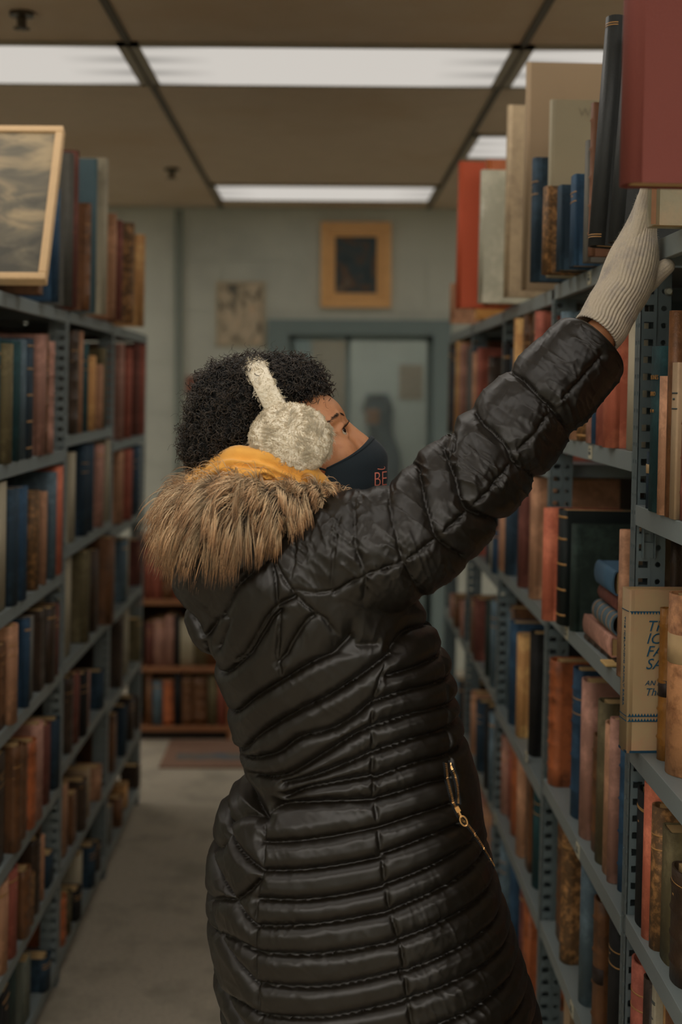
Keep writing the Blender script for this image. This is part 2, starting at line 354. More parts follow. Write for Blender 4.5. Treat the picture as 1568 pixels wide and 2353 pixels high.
def rack(side, label):
    M = MR[side]; s = SG[side]; t = empty('metal_shelving', M, label, 'shelving')
    t['group'] = 'steel shelving along the aisle'
    zb = -ZC + .006
    for i, D in enumerate(POST[side]):
        top = .218 if side == 'R' else .204
        p = MB(); rects = [(s * .013, .010, 'r', .0075, .0052), (s * .033, .010, 'o', .0046, .0046)]
        w = [(.009, .009, 'o', .0030, .0040)]
        # two face flanges, one on each side of the bay line
        plate(p, (0, D - .019, zb), (0, 1, 0), (s, 0, 0), .018, 0, top - zb, w, .028)
        plate(p, (0, D + .001, zb), (0, 1, 0), (s, 0, 0), .018, 0, top - zb, w, .028)
        cols = [(s * .014, .012, 'r', .0078, .0055), (s * .038, .012, 'o', .0046, .0046)]
        plate(p, (0, D - .019, zb), (1, 0, 0), (0, 1, 0), .05, 0, top - zb, cols, .028)
        plate(p, (0, D + .017, zb), (1, 0, 0), (0, 1, 0), .05, 0, top - zb, cols, .028)
        p.box(*sorted((s * .0255, s * .0262)), D - .0205, D - .017, zb, top)
        p.box(*sorted((0, s * .052)), D - .021, D + .021, zb - .004, zb)
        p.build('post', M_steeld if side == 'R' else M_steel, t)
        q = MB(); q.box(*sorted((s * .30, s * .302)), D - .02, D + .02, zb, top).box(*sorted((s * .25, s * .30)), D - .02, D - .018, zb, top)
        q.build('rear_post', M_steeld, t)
    for b in range(len(POST[side]) - 1):
        y0, y1 = POST[side][b] + .0205, POST[side][b + 1] - .0205
        for z in ZS[(side, b)]:
            q = MB()
            q.box(*sorted((s * .000, s * .302)), y0 - .01, y1 + .01, z - .0015, z)
            q.box(*sorted((-s * .001, s * .0012)), y0, y1, z - .033, z)
            q.box(*sorted((s * .0012, s * .014)), y0, y1, z - .033, z - .0315)
            q.box(*sorted((s * .3, s * .302)), y0, y1, z - .033, z)
            q.box(*sorted((s * .012, s * .29)), y0 - .0, y0 + .0015, z - .03, z)
            q.box(*sorted((s * .012, s * .29)), y1 - .0015, y1, z - .03, z)
            q.build('shelf', M_steel, t, bevel=.0008)
    q = MB().box(*sorted((s * .304, s * .309)), POST[side][0], POST[side][-1], zb, .2)  # brown sheet stands in for dim books behind the open-backed rack
    q.build('dim_backing', M_back, t)
    return t
rackR = rack('R', 'grey blue steel shelving packed with books, from the reached-for shelf to the far wall')
rackL = rack('L', 'grey blue steel shelving packed with books, under the framed landscape')
# shelf ticket holders, clips and screws belong to the rack
M_tick = mat('ticket', (150, 146, 128), .6, noise=.1); M_tick2 = mat('ticket_print', (60, 66, 68), .8)
def ticket(px, py, b, lvl):
    z = ZS[('R', b)][lvl] - .017
    D = solveD('R', px, z)
    MB().box(-.0035, -.0012, D - .016, D + .016, z - .013, z + .013).build('shelf_ticket', M_tick, rackR, bevel=.0008)
    MB().box(-.0042, -.0034, D - .009, D + .009, z - .005, z + .001).box(-.0042, -.0034, D - .007, D + .006, z + .004, z + .007).build('ticket_print', M_tick2, rackR)
def solveD(side, px, Z, X=0.0):
    lo, hi = (1.2, 9.0); s = SG[side]
    for _ in range(40):
        mid = (lo + hi) / 2; q = proj(MR[side] @ Vector((X, mid, Z)))[0]
        if (q > px) == (s > 0): lo = mid
        else: hi = mid
    return (lo + hi) / 2
for px, b, lvl in ((1358, 1, 0), (1360, 1, 1), (1305, 1, 2), (1331, 1, 3), (1317, 1, 4), (1212, 3, 3), (1140, 3, 4)): ticket(px, 0, b, lvl)
D0 = 2.321
for zz, xx in ((.160, .045), (-.35, .0445)):
    MB().cyl((xx, D0 - .0005, zz), (xx, D0 - .005, zz), .0075, 16, .0045).build('screw', mat('screw_metal', (150, 150, 140), .25, metal=.8), rackR)
cp = MB(); zc_ = -.248
cp.box(.010, .0115, D0 - .014, D0, zc_ - .028, zc_ + .03).box(.029, .0305, D0 - .014, D0, zc_ - .028, zc_ + .03).box(.011, .03, D0 - .004, D0 - .002, zc_ - .028, zc_ - .003).box(.011, .03, D0 - .004, D0 - .002, zc_ + .012, zc_ + .02)
cp.build('shelf_clip', M_steeld, rackR)

# ------------------------------------------------------------------ books
CODE = {  # name, shown colour, style
 'N': ('navy', (24, 42, 56), 'c'), 'B': ('blue', (28, 58, 84), 'c'), 'b': ('slate blue', (62, 80, 90), 'c'), 'T': ('teal', (16, 50, 54), 'c'),
 'G': ('dark green', (22, 38, 32), 'c'), 'K': ('black', (16, 16, 16), 'c'), 'R': ('red', (130, 62, 46), 'c'), 'M': ('maroon', (92, 46, 36), 'c'),
 'O': ('orange', (160, 78, 34), 'l'), 'F': ('bright orange red', (168, 80, 54), 'c'), 'W': ('cream', (146, 136, 112), 'p'), 'Y': ('ochre', (168, 116, 60), 'c'),
 'S': ('tan', (142, 98, 68), 'c'), 'P': ('dusty pink', (136, 92, 76), 'c'), 'L': ('brown leather', (98, 58, 26), 'l'), 'D': ('dark brown', (52, 36, 22), 'l'),
 'V': ('olive', (78, 68, 40), 'c'), 'E': ('grey green', (84, 88, 76), 'p'), 'g': ('grey', (92, 90, 82), 'p'), 'X': ('mottled brown', (88, 60, 32), 'x'), 'C': ('beige', (142, 116, 84), 'p')}
def bookmat(c):
    n, rgb, st = CODE[c]; l_ = .3 * rgb[0] + .59 * rgb[1] + .11 * rgb[2]; rgb = tuple(int(x * .80 + l_ * .20) for x in rgb); nm = 'binding_' + n.replace(' ', '_')
    if st == 'c': return mat(nm, rgb, .75, noise=.18, scale=60, bump=.35, bscale=500, rnd=.18, c2=tuple(min(255, int(x * 1.25 + 12)) for x in rgb), c2scale=14)
    if st == 'l': return mat(nm, rgb, .48, noise=.3, scale=45, bump=.5, bscale=220, rnd=.15, c2=tuple(int(x * .6) for x in rgb), c2scale=18, spec=.45)
    if st == 'x': return mat(nm, rgb, .6, noise=.4, scale=60, bump=.3, rnd=.1, c2=(150, 108, 66), c2scale=60)
    return mat(nm, rgb, .7, noise=.10, scale=20, bump=.12, bscale=90, rnd=.08, c2=tuple(int(x * .86) for x in rgb), c2scale=9)
M_page = mat('book_pages', (152, 126, 86), .9, noise=.25, scale=4, stretch=(1, 180, 1), bump=.3)
M_gilt = mat('gilt_tooling', (146, 108, 60), .45, noise=.3, spec=.6)
M_lab = mat('leather_label', (34, 26, 24), .5, noise=.2); M_labr = mat('red_leather_label', (104, 34, 22), .5, noise=.2); M_labw = mat('paper_label', (150, 126, 92), .8, noise=.2)
def profile(w, t, bulge, off=0.0, n=9):
    pts = [(w, -t / 2 - off), (.008, -t / 2 - off), (.003, -t / 2 - off)]
    for k in range(n + 1):
        a = -PI / 2 + PI * k / n
        x = -bulge * math.cos(a) - (off if abs(a) < PI / 2 - .01 else 0); pts.append((x, (t / 2 + off) * math.sin(a) if bulge > .003 else (t / 2 + off) * (2 * k / n - 1)))
    pts += [(.003, t / 2 + off), (.008, t / 2 + off), (w, t / 2 + off)]
    return pts
def cover_mesh(w, t, h, bulge, ribs):
    th = min(.0028, t * .18); n = 9; NP = n + 1 + 6
    zs = [(0, 0), (h, 0)]
    if ribs: zs = [(0, 0)] + [z for k in range(ribs) for z in ((h * (k + .8) / (ribs + .4) - .0035, 0), (h * (k + .8) / (ribs + .4), 1), (h * (k + .8) / (ribs + .4) + .0035, 0))] + [(h, 0)]
    V = []; Fc = []
    inn = [(w, -t / 2 + th), (.008, -t / 2 + th), (.003, -t / 2 + th)] + [(-max(bulge - th, .0) * math.cos(-PI / 2 + PI * k / n) + .0005, (t / 2 - th) * (math.sin(-PI / 2 + PI * k / n) if bulge > .003 else (2 * k / n - 1))) for k in range(n + 1)] + [(.003, t / 2 - th), (.008, t / 2 - th), (w, t / 2 - th)]
    for z, r in zs:
        for i, (x, y) in enumerate(profile(w, t, bulge)):
            k = .0022 * r if 3 < i < NP - 4 else 0
            groove = .0012 if i in (1, NP - 2) else 0
            V.append((x - k, y * (1 - groove / (t / 2)) if groove else y, z))
        for (x, y) in inn: V.append((x, y, z))
    W2 = 2 * NP
    for j in range(len(zs) - 1):
        a = j * W2; b = a + W2
        for i in range(NP - 1):
            Fc.append((a + i, b + i, b + i + 1, a + i + 1)); Fc.append((a + NP + i + 1, b + NP + i + 1, b + NP + i, a + NP + i))
        Fc.append((a, a + NP, b + NP, b)); Fc.append((a + NP - 1, b + NP - 1, b + 2 * NP - 1, a + 2 * NP - 1))
    a = (len(zs) - 1) * W2
    for i in range(NP - 1):
        Fc.append((i, i + 1, NP + i + 1, NP + i)); Fc.append((a + i + 1, a + i, a + NP + i, a + NP + i + 1))
    return V, Fc
def spine_strip(t, bulge, z0, z1, off, mt, name, parent, full=False):
    pr = profile(.01, t, bulge, off); pr = pr[3:-3] if not full else pr[2:-2]
    V = [(x, y, z) for z in (z0, z1) for x, y in pr]; n = len(pr)
    V += [(x + off * 1.2, y * .99, z) for z in (z0, z1) for x, y in pr]
    Fc = [(i, n + i, n + i + 1, i + 1) for i in range(n - 1)] + [(2*n + i + 1, 3*n + i + 1, 3*n + i, 2*n + i) for i in range(n - 1)]
    Fc += [(n + i, 3*n + i, 3*n + i + 1, n + i + 1) for i in range(n - 1)] + [(i + 1, 2*n + i + 1, 2*n + i, i) for i in range(n - 1)]
    return mesh(name, V, Fc, mt, parent, True)
NB = [0]
def book(M, w, t, h, code, label, group, style=None, ribs=None, bulge=None, bands=None, cat='book', cmat=None):
    NB[0] += 1
    st = CODE[code][2]
    if bulge is None: bulge = min(.014, t * .32) if st in 'lcx' and R.random() < .8 else .0015
    if ribs is None: ribs = R.choice((0, 4, 5)) if st in 'l' else 0
    root = empty('book', M, label, cat, group)
    V, Fc = cover_mesh(w, t, h, bulge, ribs)
    c = mesh('cover', V, Fc, cmat or bookmat(code), root); c.data.polygons.foreach_set('use_smooth', [False] * len(Fc))
    for p in c.data.polygons:
        if abs(p.normal.z) < .9 and len(set(round(c.data.vertices[v].co.x, 3) for v in p.vertices)) and min(c.data.vertices[v].co.x for v in p.vertices) < .0035: p.use_smooth = True
    th = min(.0028, t * .18)
    MB().box(.002, w - .004, -t / 2 + th, t / 2 - th, .003, h - .003).build('pages', M_page, root)
    if bands is None: bands = R.random() < .55
    if bands:
        k = R.random()
        if st == 'p': mt = mat('printed_title', (60, 66, 66), .7)
        else: mt = M_gilt
        if bands is True or bands == 'g':
            for z0 in ((.86, .872) if k < .5 else (.80, .70)):
                spine_strip(t, bulge, h * z0, h * z0 + .0022, .0004, mt, 'title_rule', root)
            spine_strip(t * .5, bulge * .96, h * .76, h * .76 + .003, .0007, mt, 'title_lettering', root)
        elif bands == 'k': spine_strip(t, bulge, h * .42, h * .53, .0005, M_lab, 'spine_label', root)
        elif bands == 'r': spine_strip(t, bulge, h * .72, h * .82, .0005, M_labr, 'spine_label', root)
        elif bands == 'w': spine_strip(t, bulge, h * .62, h * .78, .0005, M_labw, 'spine_label', root)
        elif bands == 'tb':
            for zz in (.035, .045, .955, .965): spine_strip(t, bulge, h * zz, h * zz + .0016, .0004, M_gilt, 'title_rule', root)
        elif bands == 'x': 
            for zz in (.08, .3, .52, .74, .93): spine_strip(t, bulge, h * zz, h * zz + .004, .0005, M_gilt, 'title_rule', root)
    return root
ORD = ['first', 'second', 'third', 'fourth', 'fifth', 'sixth', 'seventh', 'eighth', 'ninth', 'tenth', 'eleventh', 'twelfth', 'thirteenth', 'fourteenth', 'fifteenth']
LEV = ['top', 'second', 'third', 'fourth', 'fifth', 'sixth', 'lowest']
BAY = {('R', 0): 'the bay beneath the red folio', ('R', 1): 'the bay behind the glove', ('R', 2): 'the bay beyond the sleeve', ('R', 3): 'the dim middle bay by the coat', ('R', 4): 'the farthest bay by the doorway',
       ('L', 0): 'the nearest bay under the landscape', ('L', 1): 'the middle bay opposite the hair', ('L', 2): 'the last bay before the bookcase'}
SIDEW = {'R': 'right rack', 'L': 'left rack'}
def blabel(side, bay, lvl, i, n, code, h, adj=None):
    a = adj or ('tall ' if h > .275 else 'short ' if h < .2 else '')
    b = {('R', 0): 'nearest bay', ('R', 1): 'glove bay', ('R', 2): 'sleeve bay', ('R', 3): 'dim middle bay', ('R', 4): 'farthest bay', ('L', 0): 'nearest bay', ('L', 1): 'middle bay', ('L', 2): 'farthest bay'}[(side, bay)]
    return f"{a}{CODE[code][0]} book, {ORD[i]} from the back, {LEV[lvl]} shelf, {b}, {SIDEW[side]}"
def group_of(side, bay, lvl): return f"books on the {LEV[lvl]} shelf of {BAY[(side, bay)]}"
def place(side, X, D, Z, yaw=0., lean=0.):
    M = MR[side] @ Matrix.Translation((X, D, Z + .0005))
    if side == 'L': M = M @ Matrix.Rotation(PI, 4, 'Z')
    return M @ Matrix.Rotation(yaw, 4, 'Z') @ Matrix.Rotation(lean, 4, 'X')
def row(side, bay, lvl, items, far=None):
    """items (px of the visible strip's left edge, py of the top or None, code[, options]); right rack far to near, left rack near to far"""
    Z = ZS[(side, bay)][lvl]; gap = (ZS[(side, bay)][lvl - 1] - .036 - Z) if lvl else .6
    s = SG[side]; y0, y1 = POST[side][bay] + .022, POST[side][bay + 1] - .022
    X = (.002 if lvl == 1 else .024 if lvl in (3, 4, 5) and side == 'R' and bay < 3 else .006) * s
    its = list(items); n = len(its)
    edges = [solveD(side, it[0], Z + .1, X) for it in its]
    out = []
    for i, it in enumerate(its):
        if side == 'R':
            f = edges[i]; nr = edges[i + 1] if i + 1 < n else max(y0, f - .07)
        else:
            nr = edges[i]; f = edges[i + 1] if i + 1 < n else min(y1, nr + .07)
        pitch = max(f - nr, .012); t = min(max(pitch - .001, .014), .066)
        o = it[3] if len(it) > 3 else {}
        t = o.get('t', t)
        if side == 'R': yc = f - t / 2 if i else min(f, y1) - t / 2
        else: yc = nr + t / 2
        yc = min(max(yc, y0 + t / 2), y1 - t / 2)
        Xb = X + (R.uniform(-.006, .006) if not o.get('x') else 0) + o.get('x', 0)
        if it[1] is None: h = min(gap - .012, R.uniform(.19, .27))
        else:
            q = proj(MR[side] @ Vector((Xb, yc, Z))); w_ = P(q[0], it[1], (MR[side] @ Vector((Xb, yc, Z))).y); h = w_.z - (ZC + Z)
            h = max(.09, min(h, gap - .006 if lvl else .6))
        out.append((Xb, yc, t, h, it[2], o))
    order = out if side == 'R' else out[::-1]
    fixed = []; low = y1
    for k, (Xb, yc, t, h, c, o) in enumerate(order):
        top_ = min(yc + t / 2, low - .0012); left_ = len(order) - 1 - k
        t = max(.010, min(t, top_ - y0 - .012 * left_)); yc = top_ - t / 2; low = yc - t / 2
        fixed.append((Xb, yc, t, h, c, o))
    order = fixed
    for i, (Xb, yc, t, h, c, o) in enumerate(order):
        w = min(.2, h * R.uniform(.66, .76)); w = o.get('w', w)
        yaw = o.get('yaw', math.radians(R.uniform(0, 1.0)) * (1 if side == 'R' else -1))
        book(place(side, Xb, yc, Z, yaw, o.get('lean', 0)), w, t, h, c, o.get('label') or blabel(side, bay, lvl, i, n, c, h, o.get('adj')), group_of(side, bay, lvl), ribs=o.get('ribs'), bulge=o.get('bulge'), bands=o.get('bands'))
def fill(side, bay, lvl, pal, n, d0=0., d1=1., hmin=.18):
    y0, y1 = POST[side][bay] + .03, POST[side][bay + 1] - .03
    a = y1 - (y1 - y0) * d0; b = y1 - (y1 - y0) * d1; Z = ZS[(side, bay)][lvl]; gap = ZS[(side, bay)][lvl - 1] - .036 - Z
    ws = [R.uniform(.6, 1.4) for _ in range(n)]; S = sum(ws); y = a
    for i in range(n):
        pitch = (a - b) * ws[i] / S; t = min(pitch - .002, .068); c = pal[i % len(pal)]; h = min(gap - .01, R.uniform(hmin, .27))
        X = -.004 * SG[side] + R.uniform(-.006, .006)
        book(place(side, X, y - pitch / 2, Z, math.radians(R.uniform(0, 2)) * SG[side], 0), min(.2, h * .7), t, h, c, blabel(side, bay, lvl, i, n, c, h), group_of(side, bay, lvl))
        y -= pitch
def text_obj(body, size, Mloc, mt, parent, shear=0.0, name='lettering', align='LEFT', sx=1.0):
    cu = bpy.data.curves.new(name, 'FONT'); cu.body = body; cu.size = size; cu.shear = shear; cu.extrude = .00025; cu.align_x = align; cu.resolution_u = 3
    o = bpy.data.objects.new('tmp', cu); COL.objects.link(o); bpy.context.view_layer.update()
    me = bpy.data.meshes.new_from_object(o.evaluated_get(bpy.context.evaluated_depsgraph_get())); bpy.data.objects.remove(o)
    me.transform(Mloc @ Matrix.Diagonal((sx, 1, 1, 1)))
    me.materials.clear(); return link(name, me, mt, parent)
# ---- right rack
row('R', 0, 1, [(1488, 1088, 'N', {'bands': 'w', 'x': .004, 't': .02}), (1498, 797, 'T', {'bands': False, 'bulge': .014, 'label': 'worn teal cloth book with gold title beside the punched post, under the glove'}), (1525, 865, 'S', {}), (1538, 715, 'L', {'ribs': 0, 't': .03, 'bands': False, 'label': 'narrow frayed brown book rising above the teal titled book'}), (1547, 834, 'C', {}), (1560, 767, 'R', {'ribs': 5, 'bands': False, 't': .05, 'label': 'red ribbed book at the picture edge, beside the teal titled book'}), (1610, None, 'L')])
row('R', 0, 3, [(1474, 1815, 'K', {'bulge': .012}), (1499, 1797, 'F', {'bulge': .016, 'bands': False}), (1514, 1850, 'X', {'bulge': .014}), (1528, 1902, 'V', {'bulge': .006, 't': .055}), (1555, 1995, 'D')])
row('R', 0, 4, [(1452, 2205, 'R', {'bulge': .02, 't': .064}), (1488, 2245, 'D', {}), (1500, 2255, 'W', {'t': .02}), (1512, 2275, 'Y'), (1538, 2300, 'L')])
row('R', 1, 1, [(1275, None, 'Y'), (1285, None, 'S'), (1300, None, 'b'), (1322, None, 'S', {}), (1333, 880, 'X', {'bands': 'x'}), (1357, 850, 'P'), (1370, 840, 'B', {'t': .02}), (1381, 800, 'R', {'bands': False}), (1405, 765, 'F', {'bands': False, 'label': 'orange red book beside the white wrapped book, behind the cuff'}), (1437, 735, 'W', {'bands': False, 't': .06, 'bulge': .001, 'label': 'white paper wrapped book tied with string, beside the punched post'})])
row('R', 1, 3, [(1275, 1515, 'O', {'ribs': 5, 'bulge': .02, 't': .068, 'bands': False, 'label': 'orange leather book with raised ribs below the stack of lying books'}), (1320, 1535, 'B', {'ribs': 4, 'bulge': .014}), (1347, 1562, 'P'), (1366, 1690, 'L', {'ribs': 4}), (1382, 1610, 'V', {'bands': False}), (1396, 1662, 'S'), (1412, 1650, 'P', {'t': .03}), (1424, 1640, 'B', {'ribs': 5, 't': .03})])
row('R', 1, 4, [(1282, 1880, 'L'), (1302, 1893, 'X', {'ribs': 5, 't': .06, 'bulge': .018}), (1342, 1985, 'b', {'bulge': .018, 't': .06, 'bands': False}), (1380, 2065, 'L', {'ribs': 4, 'bands': 'k', 't': .05}), (1404, 2110, 'K')])
row('R', 1, 5, [(1290, 2235, 'C', {'t': .06}), (1335, 2260, 'S'), (1360, None, 'D'), (1385, None, 'g')])
row('R', 2, 1, [(1158, 790, 'K'), (1168, 800, 'N'), (1190, 716, 'Y', {'bands': False}), (1209, 722, 'L', {}), (1222, 716, 'L'), (1236, 700, 'R', {'ribs': 0, 't': .06})])
row('R', 2, 2, [(1139, 1190, 'P'), (1150, 1170, 'S'), (1171, 1150, 'N', {'ribs': 0}), (1198, 1110, 'M', {'bands': False, 'bulge': .014}), (1224, 1098, 'S', {'bands': False, 'bulge': .012})])
row('R', 2, 3, [(1156, 1400, 'b'), (1166, 1390, 'L', {'bands': False}), (1182, 1428, 'B', {'bands': False}), (1198, 1458, 'Y', {'bulge': .012, 'bands': False}), (1222, 1452, 'K', {'bands': False})])
row('R', 2, 4, [(1152, 1690, 'P'), (1162, 1690, 'R'), (1178, 1690, 'O', {'ribs': 0, 'bands': False}), (1198, 1730, 'S'), (1212, 1730, 'L', {'bands': False}), (1228, 1725, 'T')])
row('R', 2, 5, [(1131, 1868, 'S', {'bands': False}), (1156, 1925, 'b'), (1172, 1985, 'B', {'bulge': .012, 'bands': False}), (1196, 2030, 'M'), (1206, 2040, 'O', {'bulge': .014, 'ribs': 0, 'bands': False, 't': .066})])
row('R', 3, 1, [(1086, 800, 'N'), (1093, 810, 'S'), (1106, 800, 'R', {'bands': False}), (1126, 820, 'D'), (1140, 900, 'N')])
row('R', 3, 2, [(1092, 1320, 'L'), (1100, 1250, 'R', {'bands': False}), (1118, 1250, 'N'), (1129, 1230, 'W'), (1138, 1220, 'B')])
row('R', 3, 3, [(1090, 1370, 'L', {}), (1100, 1375, 'M', {'bands': False}), (1120, 1380, 'G'), (1134, 1380, 'b'), (1145, 1385, 'L')])
row('R', 3, 4, [(1088, 1590, 'S'), (1104, 1610, 'N'), (1120, 1620, 'K'), (1136, 1640, 'b'), (1148, 1640, 'S')])
row('R', 3, 5, [(1098, 1810, 'P'), (1112, 1850, 'S'), (1128, 1870, 'C'), (1142, 1900, 'b')])
row('R', 4, 1, [(1038, 790, 'D'), (1046, 800, 'N'), (1053, 785, 'Y'), (1063, 790, 'P'), (1073, 800, 'g')])
row('R', 4, 2, [(1036, 1150, 'P'), (1046, 1140, 'L'), (1056, 1150, 'P'), (1068, 1140, 'T')])
row('R', 4, 3, [(1040, 1380, 'P'), (1052, 1370, 'L'), (1064, 1380, 'P'), (1074, 1380, 'b')])
row('R', 4, 4, [(1052, 1560, 'b'), (1064, 1570, 'K'), (1074, 1590, 'L')])
row('R', 4, 5, [(1064, 1780, 'V'), (1076, 1800, 'P')])
# ---- right rack, third shelf of the glove bay: leaning and lying books
Z2 = ZS[('R', 1)][2]
def rb_(X, D, w, t, h, c, label, yaw=0, lean=0, Z=Z2, grp='books in the half-empty third shelf', **k):
    return book(place('R', X, D, Z, yaw, lean), w, t, h, c, label, grp, **k)
def hfor(px, py, D, Z): return P(px, py, D).z - ZC - Z
rb_(-.032, solveD('R', 1297, Z2 + .1), .15, .042, hfor(1300, 1166, 3.02, Z2), 'F', 'bright orange red book standing at the back of the half-empty third shelf', bands=False, bulge=.014)
rb_(-.01, 2.945, .27, .062, hfor(1330, 1172, 2.93, Z2), 'T', 'big black green folio with gilt border standing behind the lying books', bulge=.012, bands='x', ribs=0, cmat=mat('black_green_cloth', (14, 22, 22), .6, noise=.1, bump=.3, bscale=400))
rb_(.0, 2.86, .25, .03, hfor(1330, 1205, 2.86, Z2), 'G', 'thin black green book leaning on the gilt bordered folio', bands=False)
rb_(.0, 2.412, .17, .03, hfor(1437, 1212, 2.46, Z2), 'S', 'tall thin tan book standing right before the punched post', bands=False, bulge=.006)
rb_(.012, 2.381, .17, .022, hfor(1450, 1212, 2.40, Z2), 'C', 'tan book squeezed between the tall thin tan book and the post', bands=False)
def lying(X, D, Z, w, t, h, c, label, yaw=0, **k):
    """lying flat, spine to the aisle: local z along the rack"""
    M = MR['R'] @ Matrix.Translation((X, D + h / 2, Z + t / 2 + .0008)) @ Matrix.Rotation(yaw, 4, 'Z') @ Matrix.Rotation(PI / 2, 4, 'X')
    return book(M, w, t, h, c, label, 'books lying in a stack on the third shelf', **k)
D9 = 2.62
lying(.004, D9, Z2, .2, .009, .30, 'D', 'thin dark pamphlet lying under the salmon book, lowest of the stack', bulge=.001, bands=False, yaw=.03)
lying(.006, D9 + .03, Z2 + .0105, .17, .036, .27, 'P', 'dusty salmon book lying flat, largest of the stack', bulge=.003, bands=False, ribs=0)
lying(.02, D9 - .01, Z2 + .048, .13, .040, .19, 'b', 'slate book with round spine lying on the salmon book', bulge=.016, bands='x')
lying(.024, D9 - .02, Z2 + .0895, .12, .030, .18, 'M', 'maroon book lying between the slate one and the blue one', bulge=.012, bands=False)
lying(.012, D9 - .02, Z2 + .121, .13, .044, .17, 'B', 'blue book lying on top of the stack', bulge=.008, bands=False, cmat=mat('faded_blue_cloth', (52, 78, 98), .7, noise=.15, bump=.3))
# crumpled label on the pamphlet
tag(MB().box(-.012, .03, D9 - .14, D9 - .09, Z2 + .001, Z2 + .006).build('paper_scrap', mat('scrap_paper', (160, 134, 88), .8), None, mw=MR['R'], bevel=.002), 'small yellowed paper scrap on the shelf lip beside the thin pamphlet', 'paper')
# ---- right rack, top shelf: big things
Z0 = ZS[('R', 1)][0]
def top(pxl, pytop, D, t, w, c, label, lean=0, yaw=0, Zb=None, pyl=None, grp='tall books on the top shelf behind the glove', **k):
    Zt = Z0 if Zb is None else Zb
    pw = P(pxl, pytop + 60 if pyl is None else pyl, D); X = (MR['R'].inverted() @ pw).x
    h = P(pxl, pytop, D).z - ZC - Zt
    return book(place('R', X, D + t / 2, Zt, yaw, lean), w, t, h, c, label, grp, **k)
top(1036, 652, 4.9, .03, .12, 'S', 'small tan book on the top shelf, farthest before the doorway', Zb=.2205, bands=False)
tag(MB().box(-.02, .10, 4.62, 4.72, .223, .275).build('small_box', mat('ochre_card', (176, 128, 70), .8), None, mw=MR['R'], bevel=.003), 'small ochre box on the top shelf under the red folio', 'box')
red_c = mat('red_folio_cloth', (164, 74, 48), .7, noise=.1, scale=5, bump=.2, bscale=300)
top(1058, 372, 4.02, .05, .33, 'R', 'big orange red folio standing at the far end of the top shelf', Zb=.225, bands=False, bulge=.004, cmat=red_c)
top(1124, 367, 3.93, .03, .3, 'O', 'orange folio edge showing behind the plastic wrapped book', Zb=.225, ribs=0, bands=False)
plas = mat('plastic_wrap_grey', (142, 140, 124), .22, noise=.18, scale=7, bump=.6, bscale=14, spec=.7, c2=(176, 172, 154), c2scale=7)
top(1107, 391, 3.78, .045, .3, 'g', 'grey picture book in shiny plastic wrap on the top shelf', Zb=.225, bands=False, bulge=.002, cmat=plas)
top(1170, 242, 3.52, .035, .24, 'W', 'tall cream book leaning on the wide brown board', Zb=.225, lean=0, bands=False, bulge=.003, cmat=mat('cream_vellum', (146, 128, 102), .7, noise=.15, c2=(120, 104, 84), c2scale=12))
top(1213, 143, 3.30, .03, .36, 'V', 'very tall brown board folio, highest on the top shelf', Zb=.228, bands=False, bulge=.002, cmat=mat('brown_board', (118, 100, 78), .75, noise=.1, scale=5))
top(1237, 362, 3.10, .045, .19, 'N', 'navy book with gilt lettering before the wide brown board', bands='g', bulge=.01)
gg = top(1269, 229, 2.98, .03, .32, 'E', 'tall grey green book with a faint printed title facing out', bands=False, bulge=.003, cmat=mat('grey_green_jacket', (126, 118, 98), .65, noise=.06, scale=5))
for tx_, sz_, z_ in (('WORLD', .026, .336),):
    text_obj(tx_, sz_, Matrix.Translation((.055, -.0153, z_ + .0)) @ Matrix.Rotation(PI / 2, 4, 'X'), mat('grey_print', (108, 101, 86), .8), gg, 0)
top(1262, 428, 2.88, .05, .14, 'X', 'mottled brown book before the tall grey green one', bands=False, bulge=.008)
top(1291, 425, 2.80, .055, .17, 'N', 'plain navy book, third before the dark leaning volumes', bands=False, bulge=.003)
top(1325, 400, 2.70, .055, .17, 'B', 'bright blue book on the top shelf above the left ticket', bands='g', bulge=.004)
top(1354, 322, 2.62, .03, .18, 'g', 'pale grey book with a worn spine beside the bright blue one', bands=False, bulge=.004)
top(1365, 236, 2.50, .022, .18, 'S', 'thin tan book with ribbed spine behind the tall black volume', ribs=5, bands=False, lean=0, bulge=.003, cmat=mat('tan_ribbed', (104, 72, 54), .6))
blk = mat('black_ribbed_cloth', (40, 42, 42), .5, noise=.15, bump=.3, bscale=200)
lb = -math.radians(0)
def leaner(px, py0, py1, D, t, w, label, dx, **k):
    """tall volume whose head tips toward the wall; px,py1 = lower left corner"""
    a = P(px, py1, D); h = (P(px, py0, D) - a).length; X = (MR['R'].inverted() @ a).x; an = math.atan2(dx, py1 - py0)
    w = .12; M = MR['R'] @ Matrix.Translation((X, D + t / 2, .2330 + w * math.sin(an))) @ Matrix.Rotation(an, 4, 'Y')
    return book(M, w, t, h, 'K', label, 'tall books on the top shelf behind the glove', cmat=blk, **k)
leaner(1380, 46, 578, 2.385, .05, .2, 'tall black volume with gilt rules leaning by the glove', 30, bands='tb', bulge=.016, ribs=0)
leaner(1421, 60, 560, 2.325, .045, .2, 'second tall black volume between its twin and the red book', 30, bands=False, bulge=.012, ribs=0)
